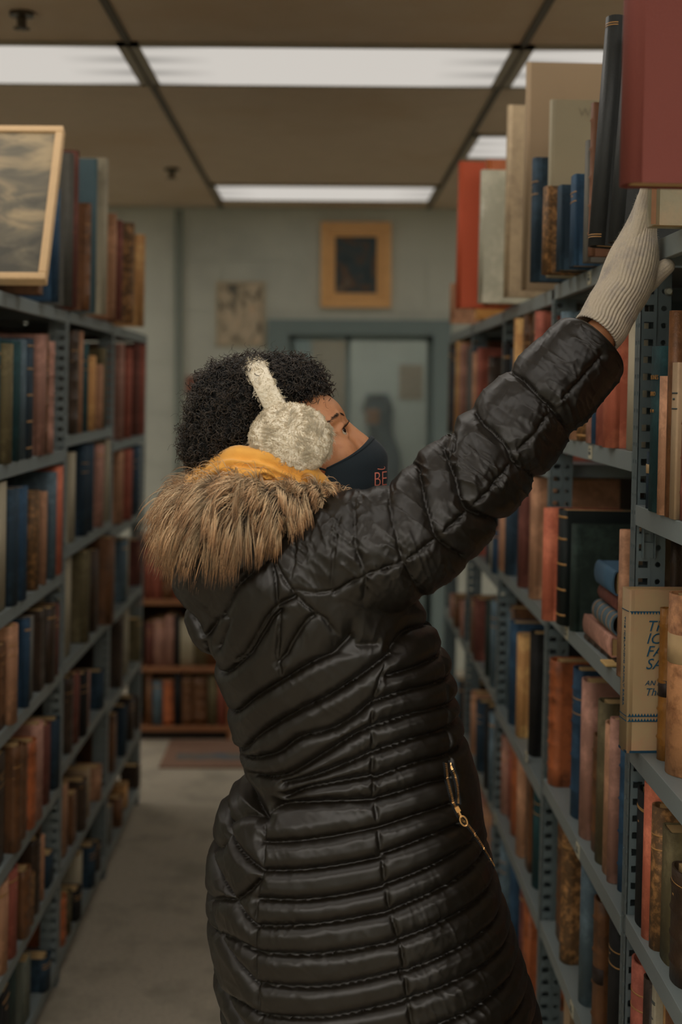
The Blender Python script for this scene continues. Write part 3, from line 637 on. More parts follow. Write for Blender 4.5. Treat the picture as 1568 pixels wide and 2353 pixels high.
# near right: plastic wrapped cream book, big red book jutting out nearer the camera
Zr = .232
p = P(1499, 480, 2.02); Xc = (MR['R'].inverted() @ p).x
cr_b = book(place('R', Xc + .004, 2.045, Zr), .20, .045, .27, 'W', 'cream book in crinkled plastic standing behind the big red book', None, bands=False, bulge=.003, cmat=mat('crinkled_plastic', (128, 122, 102), .25, noise=.15, scale=14, bump=.9, bscale=30, spec=.7, c2=(146, 128, 104), c2scale=9))
MB().box(-.0045, .0025, -.0232, -.0226, .001, .26).build('worn_spine_strip', mat('worn_strip', (112, 80, 56), .6), cr_b)
p = P(1436, 425, 1.62); Xr = (MR['R'].inverted() @ p).x
book(place('R', Xr + .012, 1.645, Zr, 0), .34, .05, .42, 'R', 'big dark red book jutting over the glove, cut off by the picture edge', None, bands=False, bulge=.012, cmat=mat('dark_red_cloth', (90, 43, 36), .7, noise=.06, scale=4, bump=.3, bscale=600))
# the jacketed book standing before the post
Di = 2.262; Zi = ZS[('R', 0)][2]
p = P(1437, 1500, Di); Xi = (MR['R'].inverted() @ p).x
hi_ = P(1437, 1353, Di).z - ZC - Zi
M_jack = mat('beige_jacket', (140, 120, 90), .65, noise=.08, scale=14, c2=(146, 112, 86), c2scale=9, bump=.1)
ice = book(place('R', Xi, Di, Zi, .10), .17, .040, hi_, 'C', 'beige jacketed saga book with blue italic title, covering the punched post', None, bands=False, bulge=.0012, cmat=M_jack)
M_ink = mat('blue_ink', (20, 62, 84), .6, noise=.1)
Ft = Matrix.Rotation(PI / 2, 4, 'X')       # text upright, reading from -Y
yf = -.0205
lines = [('THE', .018, .795), ('ICELANDIC', .018, .718), ('FAMILY', .018, .640), ('SAGA', .018, .562), ('AN ANALYTIC', .0085, .462), ('The', .0125, .400)]
for tx, sz, zf in lines:
    text_obj(tx, sz * 1.35, Matrix.Translation((.027, yf - .0004, hi_ * zf - .012)) @ Ft, M_ink, ice, .28)
def saw(z, up, full=True):
    q = MB(); n = 34
    for k in range(n):
        x0 = .001 + k * .005; x1 = x0 + .0046; xm = (x0 + x1) / 2; s_ = 1 if up else -1; i = len(q.V)
        for yy in (yf - .0004, yf + .0005):
            q.V += [Vector((x0, yy, z)), Vector((x1, yy, z)), Vector((xm, yy, z + s_ * .0048))]
        q.F += [(i, i+1, i+2), (i+5, i+4, i+3), (i, i+3, i+4, i+1), (i+1, i+4, i+5, i+2), (i+2, i+5, i+3, i)]
    q.box(.0, .17, yf - .0004, yf + .0005, z - .0006, z + .0006)
    q.box(-.0016, -.0008, -.018, .018, z - .0006, z + .0006)
    return q
for z_, up in ((hi_ * .868, False), (hi_ * .225, True), (hi_ * .195, True)): saw(z_, up).build('border', M_ink, ice)
text_obj('THE ICELANDIC FAMILY SAGA', .0085, Matrix.Translation((-.0016, .002, hi_ * .83)) @ Matrix.Rotation(-PI / 2, 4, 'Z') @ Matrix.Rotation(PI / 2, 4, 'X') @ Matrix.Rotation(-PI / 2, 4, 'Z'), M_ink, ice, 0, sx=1.25)
MB().box(-.001, .171, -.0196, .0196, -.0002, .0035).build('cloth_edge', mat('blue_cloth_edge', (16, 48, 66), .6), ice)
Xj = lambda px, D: (MR['R'].inverted() @ P(px, 1550, D)).x
book(place('R', Xj(1520, 2.195) + .012, 2.21, Zi, .05), .14, .03, P(1520, 1402, 2.19).z - ZC - Zi, 'L', 'brown leather book with dark and red labels before the jacketed saga book', None, ribs=5, bulge=.012, bands='k', cmat=mat('brown_gilt_leather', (112, 74, 30), .42, noise=.3, scale=70, bump=.6, bscale=160))
book(place('R', Xj(1537, 2.13) + .02, 2.13, Zi, .12), .15, .062, P(1545, 1366, 2.12).z - ZC - Zi, 'S', 'thick scuffed tan leather volume at the picture edge beside the saga book', None, ribs=0, bulge=.02, bands='w', cmat=mat('scuffed_tan_leather', (160, 114, 78), .55, noise=.25, scale=40, bump=.7, bscale=120, c2=(96, 60, 38), c2scale=22))
book(place('R', Xj(1533, 2.30) + .01, 2.305, Zi, 0), .16, .016, P(1540, 1240, 2.29).z - ZC - Zi, 'D', 'dark brown ribbed book standing behind the jacketed saga book', None, ribs=5, bulge=.007, bands=False)
# the teal titled book's lettering
tb_ = [o for o in COL.objects if o.get('label', '').startswith('worn teal')][0]
Ms = Matrix.Rotation(-PI / 2, 4, 'Z') @ Matrix.Rotation(PI / 2, 4, 'X')
for tx, zz, sz in (('PIM & DINES', .80, .0098), ('ARBIRIO', .70, .0098), ('VOL  VIII', .60, .007)):
    hb = max(v.co.z for v in tb_.children[0].data.vertices)
    to = text_obj(tx, sz, Matrix.Translation((0, 0, hb * zz)) @ Ms, M_gilt, tb_, 0, align='CENTER', sx=.85)
    wid = max(abs(v.co.y) for v in tb_.children[0].data.vertices)
    for v in to.data.vertices: v.co.x = v.co.x - .0143 * math.sqrt(max(0, 1 - (v.co.y / wid) ** 2)) - .0003

# ---- left rack
row('L', 0, 1, [(0, 775, 'T'), (4, 790, 'V', {'bands': False}), (30, 785, 'T', {'bands': False}), (44, 780, 'b', {'bands': False}), (57, 778, 'N', {'bands': 'x'}), (84, 770, 'P', {'bands': False}), (98, 768, 'L'), (104, 785, 'P', {'ribs': 5, 'bulge': .016, 'bands': False}), ])
row('L', 0, 2, [(0, 1108, 'W', {'bands': False}), (20, 1122, 'N', {'bands': False}), (38, 1118, 'B', {'bands': False}), (73, 1128, 'X'), (93, 1130, 'S', {'bands': False, 't': .03}), (112, 1085, 'b', {'t': .04}), (125, 1072, 'F', {'bands': False})])
row('L', 0, 3, [(0, 1480, 'L'), (14, 1436, 'S', {'ribs': 0, 't': .06}), (52, 1420, 'B', {'t': .03}), (61, 1418, 'g', {'bands': False}), (87, 1400, 'D'), (104, 1395, 'D'), (119, 1390, 'M')])
row('L', 0, 4, [(0, 1730, 'D'), (24, 1710, 'L'), (43, 1712, 'L'), (60, 1700, 'O'), (74, 1660, 'P', {'bands': False}), (98, 1662, 'M', {'bands': False}), (122, 1650, 'N')])
row('L', 0, 5, [(0, 1792, 'S'), (21, 1960, 'R'), (47, 1995, 'L'), (62, 2010, 'X'), (77, 1925, 'D', {'bands': False}), (96, 1921, 'S', {'t': .03}), (112, 1990, 'N')])
row('L', 0, 6, [(0, 2050, 'K'), (22, 2190, 'G'), (60, 2200, 'E'), (95, 2200, 'N')])
row('L', 1, 1, [(160, 760, 'D'), (176, 762, 'S', {'t': .03}), (190, 790, 'T'), (204, 818, 'Y', {'bands': False}), (222, 838, 'S', {'bands': False}), (232, 800, 'V', {'bands': False})])
row('L', 1, 2, [(162, 1040, 'W', {'bands': False}), (188, 1020, 'N'), (204, 1018, 'N', {'bands': False}), (222, 1022, 'P'), (243, 1010, 'W', {'bands': False})])
row('L', 1, 3, [(156, 1282, 'W', {'bands': False}), (188, 1265, 'V', {'bands': False}), (212, 1262, 'D', {'bands': False}), (228, 1222, 'L', {'bands': False, 'ribs': 0, 'x': .03})])
row('L', 1, 4, [(154, 1555, 'D'), (170, 1545, 'M'), (182, 1545, 'K'), (194, 1545, 'P', {'bands': False}), (226, 1540, 'N'), (238, 1540, 'E')])
row('L', 1, 5, [(150, 1800, 'S'), (166, 1820, 'L'), (184, 1790, 'D'), (198, 1765, 'C', {'bands': False}), (222, 1760, 'S', {'bands': False})])
row('L', 1, 6, [(140, 2060, 'O'), (152, 2050, 'V'), (168, 2040, 'K'), (182, 1960, 'W', {'bands': False}), (204, 1940, 'N'), (222, 1950, 'D')])
row('L', 2, 1, [(272, 790, 'P'), (292, 800, 'R', {'bands': False}), (312, 780, 'M', {'bands': False}), (324, 770, 'R')])
row('L', 2, 2, [(274, 1030, 'S'), (288, 1030, 'R', {'bands': False}), (304, 1008, 'N'), (318, 1006, 'B')])
row('L', 2, 3, [(282, 1240, 'b'), (294, 1236, 'W', {'bands': False}), (318, 1240, 'M')])
row('L', 2, 4, [(272, 1420, 'D'), (292, 1400, 'W', {'bands': False}), (314, 1420, 'V')])
row('L', 2, 5, [(262, 1640, 'L'), (282, 1620, 'N'), (302, 1600, 'D'), (318, 1600, 'D')])
row('L', 2, 6, [(250, 1850, 'g'), (270, 1830, 'L'), (290, 1830, 'Y'), (312, 1800, 'D')])
# top of the left rack
ZL = .21
def topL(pxr, pyt, D, t, w, c, label, lean=0, **k):
    pw = P(pxr, pyt + 60, D); X = (MR['L'].inverted() @ pw).x; h = P(pxr, pyt, D).z - ZC - ZL
    return book(place('L', X, D + t / 2, ZL, 0, lean), w, t, h, c, label, 'tall books on top of the left rack', **k)
def xL(px, py, D): return (MR['L'].inverted() @ P(px, py, D)).x
topL(88, 640, 3.28, .05, .16, 'L', 'low brown book peeping out beneath the framed landscape', bands=False)
topL(128, 430, 3.55, .05, .2, 'B', 'saturated blue book just behind the framed landscape', bands=False, bulge=.004)
topL(157, 350, 3.75, .05, .2, 'g', 'dark grey tall book behind the saturated blue one', bands=False, cmat=mat('dark_grey_cloth', (64, 62, 56), .7), bulge=.01)
topL(171, 345, 3.86, .04, .2, 'M', 'tall maroon brown book behind the dark grey one', bands=False, bulge=.008)
topL(196, 466, 3.97, .04, .18, 'L', 'shorter brown leather book before the slate blue folio', ribs=5)
topL(222, 364, 4.1, .012, .3, 'b', 'slate blue folio cover with a cream border', bands=False, bulge=.001, cmat=mat('slate_board', (66, 86, 92), .6, noise=.06))
topL(243, 362, 4.16, .05, .3, 'W', 'thick cream folio just behind the slate blue cover', bands=False, bulge=.002)
topL(258, 490, 4.4, .035, .2, 'S', 'tan book behind the thick cream folio', bands=False)
topL(272, 505, 4.5, .035, .2, 'M', 'maroon book on the rack top before the mottled one', bands=False)
topL(297, 510, 4.72, .055, .2, 'X', 'mottled brown volume near the end of the rack top', ribs=4, bands=False)
topL(322, 538, 5.0, .05, .18, 'Y', 'ochre book, last on the rack top', bands=False)
# framed landscape
Df = 3.2
a = P(146, 288, 3.37); b_ = P(104, 640, 3.15); cwx = a.x - .60
fv = MB()
ax = (a - b_); Hf = ax.length; ux_ = Vector((1, 0, 0)); up_ = ax.normalized()
pn = up_.cross(ux_).normalized()   # toward or away
if pn.y > 0: pn = -pn
Mf = Matrix((Vector((1, 0, 0)), -pn, up_)).transposed().to_4x4(); Mf.translation = b_ 
# local: x to the right, y away from the camera, z up along the slanted edge
t = empty('framed_landscape', Mf, 'large grey mountain landscape print in a cream frame standing on the rack', 'picture')
Wf = .56; bw = .018
f = MB(); f.box(-Wf, 0, 0, .03, 0, bw).box(-Wf, 0, 0, .03, Hf - bw, Hf).box(-bw, 0, 0, .03, bw, Hf - bw).box(-Wf, -Wf + bw, 0, .03, bw, Hf - bw)
f.build('frame', mat('cream_frame', (172, 144, 108), .5, noise=.1), t, bevel=.003)
Ml = bpy.data.materials.new('landscape_print'); Ml.use_nodes = True; tt = Ml.node_tree; bb = tt.nodes['Principled BSDF']; L_ = tt.links.new
tc = nd(tt, 'ShaderNodeTexCoord'); mp = nd(tt, 'ShaderNodeMapping'); mp.inputs['Rotation'].default_value = (0, .5, 0); mp.inputs['Scale'].default_value = (1, 1, 2.4); L_(tc.outputs['Object'], mp.inputs[0])
n1 = nd(tt, 'ShaderNodeTexNoise'); n1.inputs['Scale'].default_value = 7; n1.inputs['Detail'].default_value = 9; n1.inputs['Distortion'].default_value = .8; L_(mp.outputs[0], n1.inputs[0])
sp = nd(tt, 'ShaderNodeSeparateXYZ'); L_(tc.outputs['Object'], sp.inputs[0])
gr = nd(tt, 'ShaderNodeMapRange'); gr.inputs[1].default_value = .0; gr.inputs[2].default_value = Hf; gr.inputs[3].default_value = -.12; gr.inputs[4].default_value = .14; L_(sp.outputs['Z'], gr.inputs[0])
ad = nd(tt, 'ShaderNodeMath', operation='ADD'); L_(n1.outputs['Fac'], ad.inputs[0]); L_(gr.outputs[0], ad.inputs[1])
cr = nd(tt, 'ShaderNodeValToRGB'); L_(ad.outputs[0], cr.inputs[0]); e = cr.color_ramp.elements
e[0].position = .34; e[0].color = (*alb((56, 54, 46)), 1); e[1].position = .66; e[1].color = (*alb((134, 118, 90)), 1); x = e.new(.5); x.color = (*alb((84, 78, 64)), 1)
L_(cr.outputs[0], bb.inputs['Base Color']); bb.inputs['Roughness'].default_value = .55
MB().box(-Wf + bw, -bw, .006, .028, bw, Hf - bw).build('print', Ml, t)

# ---- wooden bookcase and rug at the end of the aisle
Dc = 6.72; xa, xb = P(300, 1500, Dc).x, P(532, 1500, Dc).x
M_wood = mat('bookcase_wood', (118, 78, 50), .5, noise=.3, scale=5, stretch=(1, 1, 9), spec=.5)
bc = empty('bookcase', Matrix.Translation(((xa + xb) / 2, Dc, 0)), 'low brown wooden bookcase at the end of the aisle behind the fur', 'bookcase')
hw = (xb - xa) / 2
zz = [P(400, y, Dc).z for y in (1236, 1378, 1532, 1668)]
m_ = MB().box(-hw, -hw + .02, 0, .28, 0, zz[0]).box(hw - .02, hw, 0, .28, 0, zz[0]); m_.build('side_panel', M_wood, bc, bevel=.002)
for k, z in enumerate(zz):
    MB().box(-hw, hw, -.002, .28, z - .026, z).build('shelf', M_wood, bc, bevel=.002)
MB().box(-hw + .02, hw - .02, .27, .28, .0, zz[0]).build('back_panel', M_back, bc)
MB().box(-hw + .02, hw - .02, .03, .04, 0, zz[3] - .03).build('shade_gap_strip', mat('shade_gap_dark', (30, 22, 16), .6), bc)  # near-black strip paints the shaded gap under the bookcase
cb = [((330, 'R'), (352, 'R'), (372, 'L'), (398, 'R'), (420, 'L'), (442, 'D'), (465, 'R'), (488, 'O')), ((334, 'M'), (352, 'P'), (380, 'P'), (400, 'K'), (413, 'W'), (446, 'V'), (474, 'L'), (500, 'O')), ((334, 'L'), (350, 'b'), (374, 'O'), (399, 'K'), (418, 'L'), (444, 'L'), (478, 'V'), (500, 'R'))]
for r_, rowi in enumerate(cb):
    z = zz[r_ + 1] + .0005
    for i, (px, c) in enumerate(rowi):
        x0 = P(px, 1500, Dc).x; x1 = P(rowi[i + 1][0] if i + 1 < len(rowi) else px + 22, 1500, Dc).x; t_ = min(x1 - x0 - .001, .065)
        h = min(zz[r_] - .03 - z - .004, R.uniform(.2, .26)) if not (r_ == 0) else min(zz[0] - .03 - z - .004, R.uniform(.22, .26))
        M = Matrix.Translation((x0 + t_ / 2, Dc + .02, z)) @ Matrix.Rotation(PI / 2, 4, 'Z')
        book(M, .17, t_, h, c, f"{CODE[c][0]} book, {ORD[i]} from the steel rack, {['upper', 'middle', 'bottom'][r_]} shelf of the wooden bookcase", f"books on the {['upper', 'middle', 'bottom'][r_]} shelf of the wooden bookcase")
M_rug = mat('rug_red', (104, 80, 66), .95, noise=.15, scale=30, bump=.5, bscale=300); M_rugb = mat('rug_border', (82, 78, 72), .95, noise=.3, scale=40, c2=(44, 72, 88), c2scale=14)
rg = empty('rug', Matrix.Translation((-.3, 6.3, 0)), 'reddish rug with a blue patterned border before the wooden bookcase', 'rug')
ry0, ry1 = 6.22, 6.70
MB().box(-.42, .62, ry0 - 6.3, ry1 - 6.3, .001, .010).build('pile', M_rug, rg, bevel=.003)
MB().box(-.36, .56, ry0 + .12 - 6.3, ry0 + .22 - 6.3, .0095, .0108).build('border', M_rugb, rg)
print('BOOKS', NB[0])

# ------------------------------------------------------------------ the person
DM = 2.09                                   # depth of the middle of the body
def S_(D): return F / D                     # px per metre
class PM:                                   # collects closed shapes to be fused into one skin
    def __init__(s): s.V = []; s.F = []
    def add(s, V, Fc):
        i = len(s.V); s.V += [Vector(v) for v in V]; s.F += [tuple(a + i for a in f) for f in Fc]
    def rings(s, rings, cap=True):
        n = len(rings[0]); V = [v for r in rings for v in r]; Fc = []
        for k in range(len(rings) - 1):
            for j in range(n): Fc.append((k*n + j, k*n + (j+1) % n, (k+1)*n + (j+1) % n, (k+1)*n + j))
        Fc.append(tuple(range(n - 1, -1, -1))); Fc.append(tuple(range((len(rings) - 1) * n, len(rings) * n)))
        s.add(V, Fc)
    def ell(s, c, ax, n=20):
        """ax: three scaled axis vectors"""
        c = Vector(c); rings = []
        for k in range(1, n):
            t = PI * k / n
            rings.append([c + ax[2] * math.cos(t) + (ax[0] * math.cos(u) + ax[1] * math.sin(u)) * math.sin(t) for u in [2 * PI * j / 24 for j in range(24)]])
        s.rings(rings)
    def tube(s, pts, n=20, flat=None, endround=True):
        """pts: (Vector, radius[, radius2]); parallel frame; second radius is along the depth axis"""
        C = [Vector(p[0]) for p in pts]; rings = []
        for i, c in enumerate(C):
            a = (C[min(i + 1, len(C) - 1)] - C[max(i - 1, 0)]).normalized()
            e = Vector((0, 1, 0)) - a * a.y; e = e.normalized() if e.length > .05 else a.orthogonal().normalized()
            g = a.cross(e); r = pts[i][1]; r2 = pts[i][2] if len(pts[i]) > 2 else r
            ring = lambda cc, k: [cc + (g * math.cos(t) * r + e * math.sin(t) * r2) * k for t in [2 * PI * j / n for j in range(n)]]
            if endround and i == 0:
                for q in (.92, .6): rings.append(ring(c - a * r * q, math.sqrt(1 - q * q)))
            rings.append(ring(c, 1))
            if endround and i == len(C) - 1:
                for q in (.6, .92): rings.append(ring(c + a * r * q, math.sqrt(1 - q * q)))
        s.rings(rings)
    def fuse(s, voxel, smooth=6, fac=.5):
        me = bpy.data.meshes.new('tmp'); me.from_pydata([tuple(v) for v in s.V], [], s.F); me.update()
        o = bpy.data.objects.new('tmp', me); COL.objects.link(o)
        r = o.modifiers.new('r', 'REMESH'); r.mode = 'VOXEL'; r.voxel_size = voxel; r.adaptivity = 0
        if smooth:
            q = o.modifiers.new('s', 'SMOOTH'); q.iterations = smooth; q.factor = fac
        bpy.context.view_layer.update()
        out = bpy.data.meshes.new_from_object(o.evaluated_get(bpy.context.evaluated_depsgraph_get())); bpy.data.objects.remove(o)
        return out
def catmull(pts, m):
    """pts list of tuples (any length); returns densified"""
    A = np.array(pts, float); out = []
    n = len(A)
    for i in range(n - 1):
        p0, p1, p2, p3 = A[max(i-1, 0)], A[i], A[i+1], A[min(i+2, n-1)]
        for k in range(m):
            t = k / m; out.append(.5 * ((2*p1) + (-p0 + p2)*t + (2*p0 - 5*p1 + 4*p2 - p3)*t*t + (-p0 + 3*p1 - 3*p2 + p3)*t**3))
    out.append(A[-1]); return np.array(out)
def V3(px, py, D): return P(px, py, D)
# head frame: fwd (a), up (b), lateral toward the camera (c)
PHI = math.radians(26); EAR = P(693, 1094, DM)
hf = Vector((math.cos(PHI), 0, math.sin(PHI))); hu = Vector((-math.sin(PHI), 0, math.cos(PHI))); hc = Vector((0, -1, 0))
def H(a, b, c=0): return EAR + hf * a + hu * b + hc * c
B = PM()
def he(a, b, c, ra, rb, rc): B.ell(H(a, b, c), (hf * ra, hu * rb, hc * rc))
he(-.008, .050, 0, .097, .086, .074); he(.028, .058, 0, .070, .062, .064); he(.040, .0, 0, .055, .055, .060); he(.046, -.045, 0, .050, .035, .048); he(.082, -.085, 0, .018, .018, .020)
for sg in (1, -1):
    he(.062, .004, .036 * sg, .028, .030, .024)              # cheekbone
    B.tube([(H(.084, .055, .012 * sg), .009), (H(.085, .058, .03 * sg), .009), (H(.070, .054, .046 * sg), .008)], 12)   # brow ridge
    B.ell(H(.0, .0, .076 * sg), (hf * .018, hu * .032, hc * .010))       # ear
    # lids around the eye ball
    B.tube([(H(.087, .036, .018 * sg), .0035), (H(.0905, .0415, .027 * sg), .0045), (H(.088, .042, .036 * sg), .0045), (H(.077, .036, .046 * sg), .0035)], 10)
    B.tube([(H(.086, .032, .018 * sg), .003), (H(.0875, .0255, .027 * sg), .0042), (H(.085, .025, .036 * sg), .0042), (H(.076, .031, .046 * sg), .003)], 10)
    he(.096, -.010, .011 * sg, .010, .008, .008)
B.tube([(H(.090, .040), .0085), (H(.097, .022), .0095), (H(.104, .006), .0105), (H(.106, -.008), .012)], 14)
he(.088, -.038, 0, .010, .006, .022); he(.086, -.048, 0, .010, .006, .019)
B.tube([(H(-.01, -.02), .055, .058), (H(-.03, -.08), .052, .056), (P(665, 1215, DM), .05, .055), (P(690, 1290, DM), .06, .08)], 24)
# trunk, arms, legs: joints laid to the pose
sh_r = P(745, 1275, DM - .115); sh_l = P(700, 1290, DM + .14)
B.tube([(P(700, 1300, DM), .07, .10), (P(720, 1400, DM), .09, .13), (P(760, 1560, DM), .10, .13), (P(800, 1750, DM), .10, .13), (P(850, 1950, DM), .125, .165), (P(880, 2080, DM), .12, .16)], 28)
B.tube([(P(690, 1285, DM), .06, .06), (sh_r, .045, .045), (P(880, 1245, DM - .12), .042, .042), (P(1050, 1135, DM - .06), .044, .044)], 20)
B.tube([(P(1050, 1135, DM - .06), .044), (P(1160, 1020, DM - .02), .041), (P(1270, 900, DM + .02), .033), (P(1345, 815, DM + .045), .027, .029), (P(1385, 765, DM + .06), .027, .030)], 20)
HANDR = [(P(1385, 765, DM + .06), .024, .030), (P(1412, 700, DM + .075), .022, .036), (P(1432, 640, DM + .09), .018, .042), (P(1450, 585, DM + .10), .015, .042)]
B.tube(HANDR, 20)
FING = []
for k, (dd, ln) in enumerate(((-.032, .92), (-.010, 1.0), (.012, .97), (.033, .80))):
    a0 = P(1447, 590, DM + .10 + dd * .85); a1 = P(1470, 520, DM + .10 + dd); a2 = P(1484, 520 - 62 * ln, DM + .09 + dd * 1.0); a3 = P(1494, 520 - 110 * ln, DM + .07 + dd); 
    FING.append([(a0, .0098), (a1, .0095), (a2, .0088), (a3, .0078)])
THUMB = [(P(1450, 672, DM + .10), .013), (P(1484, 650, DM + .095), .0120), (P(1510, 629, DM + .086), .0100), (P(1534, 611, DM + .078), .0080)]
for fg in FING + [THUMB]: B.tube([(p, r) for p, r in fg], 12)
# far arm hangs beside the coat
B.tube([(P(690, 1285, DM), .06, .06), (sh_l, .056, .056), (P(720, 1480, DM + .21), .048), (P(770, 1700, DM + .23), .042)], 20)
B.tube([(P(770, 1700, DM + .23), .042), (P(850, 1850, DM + .22), .036), (P(920, 1990, DM + .20), .027)], 20)
HL = P(920, 1990, DM + .20)
B.tube([(HL, .026), (HL + Vector((.02, 0, -.05)), .016, .036), (HL + Vector((.035, 0, -.09)), .015, .040)], 16)
for k in range(4):
    q = HL + Vector((.035, -.03 + .02 * k, -.09)); B.tube([(q, .0095), (q + Vector((.012, 0, -.04 - .005 * (k in (1, 2)))), .0088), (q + Vector((.006, 0, -.075 - .008 * (k in (1, 2)))), .0078)], 10)
B.tube([(HL + Vector((.03, -.03, -.04)), .011), (HL + Vector((.055, -.045, -.075)), .0095), (HL + Vector((.06, -.045, -.10)), .0085)], 10)
hipx = P(870, 2080, DM)
LEGS = []
for sg in (1, -1):
    y = DM - .09 * sg; x0 = hipx.x; dx_ = .03 * sg
    lg = [(Vector((x0, y, hipx.z + .02)), .088, .09), (Vector((x0 + .02 + dx_, y, .66)), .074, .078), (Vector((x0 + .035 + dx_, y, .47)), .055, .056), (Vector((x0 + .02 + dx_, y, .33)), .053, .054), (Vector((x0 + .0 + dx_, y, .12)), .036, .037), (Vector((x0 - .005 + dx_, y, .075)), .036, .037)]
    LEGS.append(lg); B.tube(lg, 22, endround=False)
    f0 = lg[-1][0]; B.tube([(f0 + Vector((-.03, 0, -.035)), .034, .034), (f0 + Vector((.06, 0, -.042)), .030, .040), (f0 + Vector((.14, 0, -.055)), .018, .042)], 16)
M_skin = mat('skin', (150, 104, 72), .5, noise=.07, scale=30, bump=.12, bscale=260, spec=.4, c2=(138, 92, 62), c2scale=40)
M_skin.node_tree.nodes['Principled BSDF'].inputs['Subsurface Weight'].default_value = .12
M_skin.node_tree.nodes['Principled BSDF'].inputs['Subsurface Radius'].default_value = (.02, .008, .004)
body_me = B.fuse(.0032, 7)
person = link('person', body_me, M_skin, None, True)
tag(person, 'person in a dark puffer coat, mask and white earmuffs reaching up to the top shelf', 'person')
PAR = person
# eyes
for sg in (1, -1):
    e = PM(); c = H(.0768, .034, .031 * sg); e.ell(c, (hf * .0118, hu * .0118, hc * .0118), 16)
    eo = mesh('eye', e.V, e.F, mat('eye_white', (140, 130, 116), .2, noise=.03), PAR, True)
    i = PM(); look = (hf + hc * (.55 if sg > 0 else -.0) + hu * .1).normalized(); side_ = look.cross(hu).normalized(); up2 = side_.cross(look)
    i.ell(c + look * .0078, (up2 * .0058, side_ * .0058, look * .0046), 12); mesh('iris', i.V, i.F, mat('iris_brown', (30, 18, 12), .12, noise=.1), eo, True)
# --- strands
def strands(name, PT, r0, r1, mt, parent, rnd=None):
    """PT (N,K,3) points; three-sided tapering tubes"""
    N, K, _ = PT.shape
    T = np.empty_like(PT); T[:, 1:-1] = PT[:, 2:] - PT[:, :-2]; T[:, 0] = PT[:, 1] - PT[:, 0]; T[:, -1] = PT[:, -1] - PT[:, -2]
    T /= np.linalg.norm(T, axis=2, keepdims=True) + 1e-9
    ref = np.tile(np.array([.3, -.9, .25]), (N, K, 1)); A = np.cross(T, ref); A /= np.linalg.norm(A, axis=2, keepdims=True) + 1e-9; Bv = np.cross(T, A)
    rad = (r0 + (r1 - r0) * np.linspace(0, 1, K) ** 1.5)[None, :, None]
    V = np.empty((N, K, 3, 3))
    for j in range(3):
        a = 2 * PI * j / 3; V[:, :, j] = PT + (A * math.cos(a) + Bv * math.sin(a)) * rad
    idx = (np.arange(N)[:, None, None] * K + np.arange(K - 1)[None, :, None]) * 3 + np.arange(3)[None, None, :]
    idn = (np.arange(N)[:, None, None] * K + np.arange(K - 1)[None, :, None]) * 3 + (np.arange(3)[None, None, :] + 1) % 3
    Q = np.stack([idx, idn, idn + 3, idx + 3], -1).reshape(-1, 4)
    t = np.tile(np.linspace(0, 1, K)[None, :, None], (N, 1, 3)).ravel()
    rn = np.tile((NR.random(N) if rnd is None else rnd)[:, None, None], (1, K, 3)).ravel()
    return npmesh(name, V.reshape(-1, 3), Q, mt, parent, True, {'along': t, 'rnd': rn})
def hairmat(name, ramp, rough=.5, rr=.35, spec=.4, k=None, trans=0):
    M = bpy.data.materials.new(name); M.use_nodes = True; t = M.node_tree; b = t.nodes['Principled BSDF']; L = t.links.new
    a = nd(t, 'ShaderNodeAttribute'); a.attribute_name = 'along'; r = nd(t, 'ShaderNodeAttribute'); r.attribute_name = 'rnd'
    cr = nd(t, 'ShaderNodeValToRGB'); e = cr.color_ramp.elements; e[0].position, e[0].color = ramp[0][0], (*alb(ramp[0][1], k), 1); e[1].position, e[1].color = ramp[-1][0], (*alb(ramp[-1][1], k), 1)
    for p_, c in ramp[1:-1]:
        x = e.new(p_); x.color = (*alb(c, k), 1)
    L(a.outputs['Fac'], cr.inputs[0]); mr = nd(t, 'ShaderNodeMapRange'); mr.inputs[3].default_value = 1 - rr; mr.inputs[4].default_value = 1 + rr; L(r.outputs['Fac'], mr.inputs[0])
    hs = nd(t, 'ShaderNodeHueSaturation'); L(cr.outputs[0], hs.inputs['Color']); L(mr.outputs[0], hs.inputs['Value']); L(hs.outputs[0], b.inputs['Base Color'])
    b.inputs['Roughness'].default_value = rough; b.inputs['Specular IOR Level'].default_value = spec
    if trans:
        tr_ = nd(t, 'ShaderNodeBsdfTranslucent'); L(hs.outputs[0], tr_.inputs[0]); ms_ = nd(t, 'ShaderNodeMixShader'); ms_.inputs[0].default_value = trans
        L(b.outputs[0], ms_.inputs[1]); L(tr_.outputs[0], ms_.inputs[2]); L(ms_.outputs[0], t.nodes['Material Output'].inputs[0])
    return M
def unit(v): return v / (np.linalg.norm(v, axis=-1, keepdims=True) + 1e-9)
def rand_dir(N): return unit(NR.normal(size=(N, 3)))

# --- hair: tight curls over two lobes of the head
M_hairb = mat('hair_under', (13, 13, 13), .8, noise=.4, scale=60, bump=1, bscale=120)
M_hair = hairmat('hair_curls', [(0, (11, 11, 11)), (.6, (21, 20, 19)), (1, (46, 37, 28))], .34, .5, .5)
lobes = [(P(532, 968, DM), .066, .093, .098), (P(512, 1018, DM), .060, .058, .088), (P(652, 892, DM + .01), .066, .046, .082), (P(590, 905, DM), .066, .055, .09)]
hb = PM()
for c, rx, rz, ry in lobes: hb.ell(c, (Vector((rx * .86, 0, 0)), Vector((0, ry * .86, 0)), Vector((0, 0, rz * .86))))
hme = hb.fuse(.005, 4); hcap = link('hair', hme, M_hairb, PAR, True)
n0 = len(hme.vertices); co = np.empty(n0 * 3); hme.vertices.foreach_get('co', co); co = co.reshape(-1, 3); no = np.empty(n0 * 3); hme.vertices.foreach_get('normal', no); no = no.reshape(-1, 3)
qx, qy = proj_np(co)
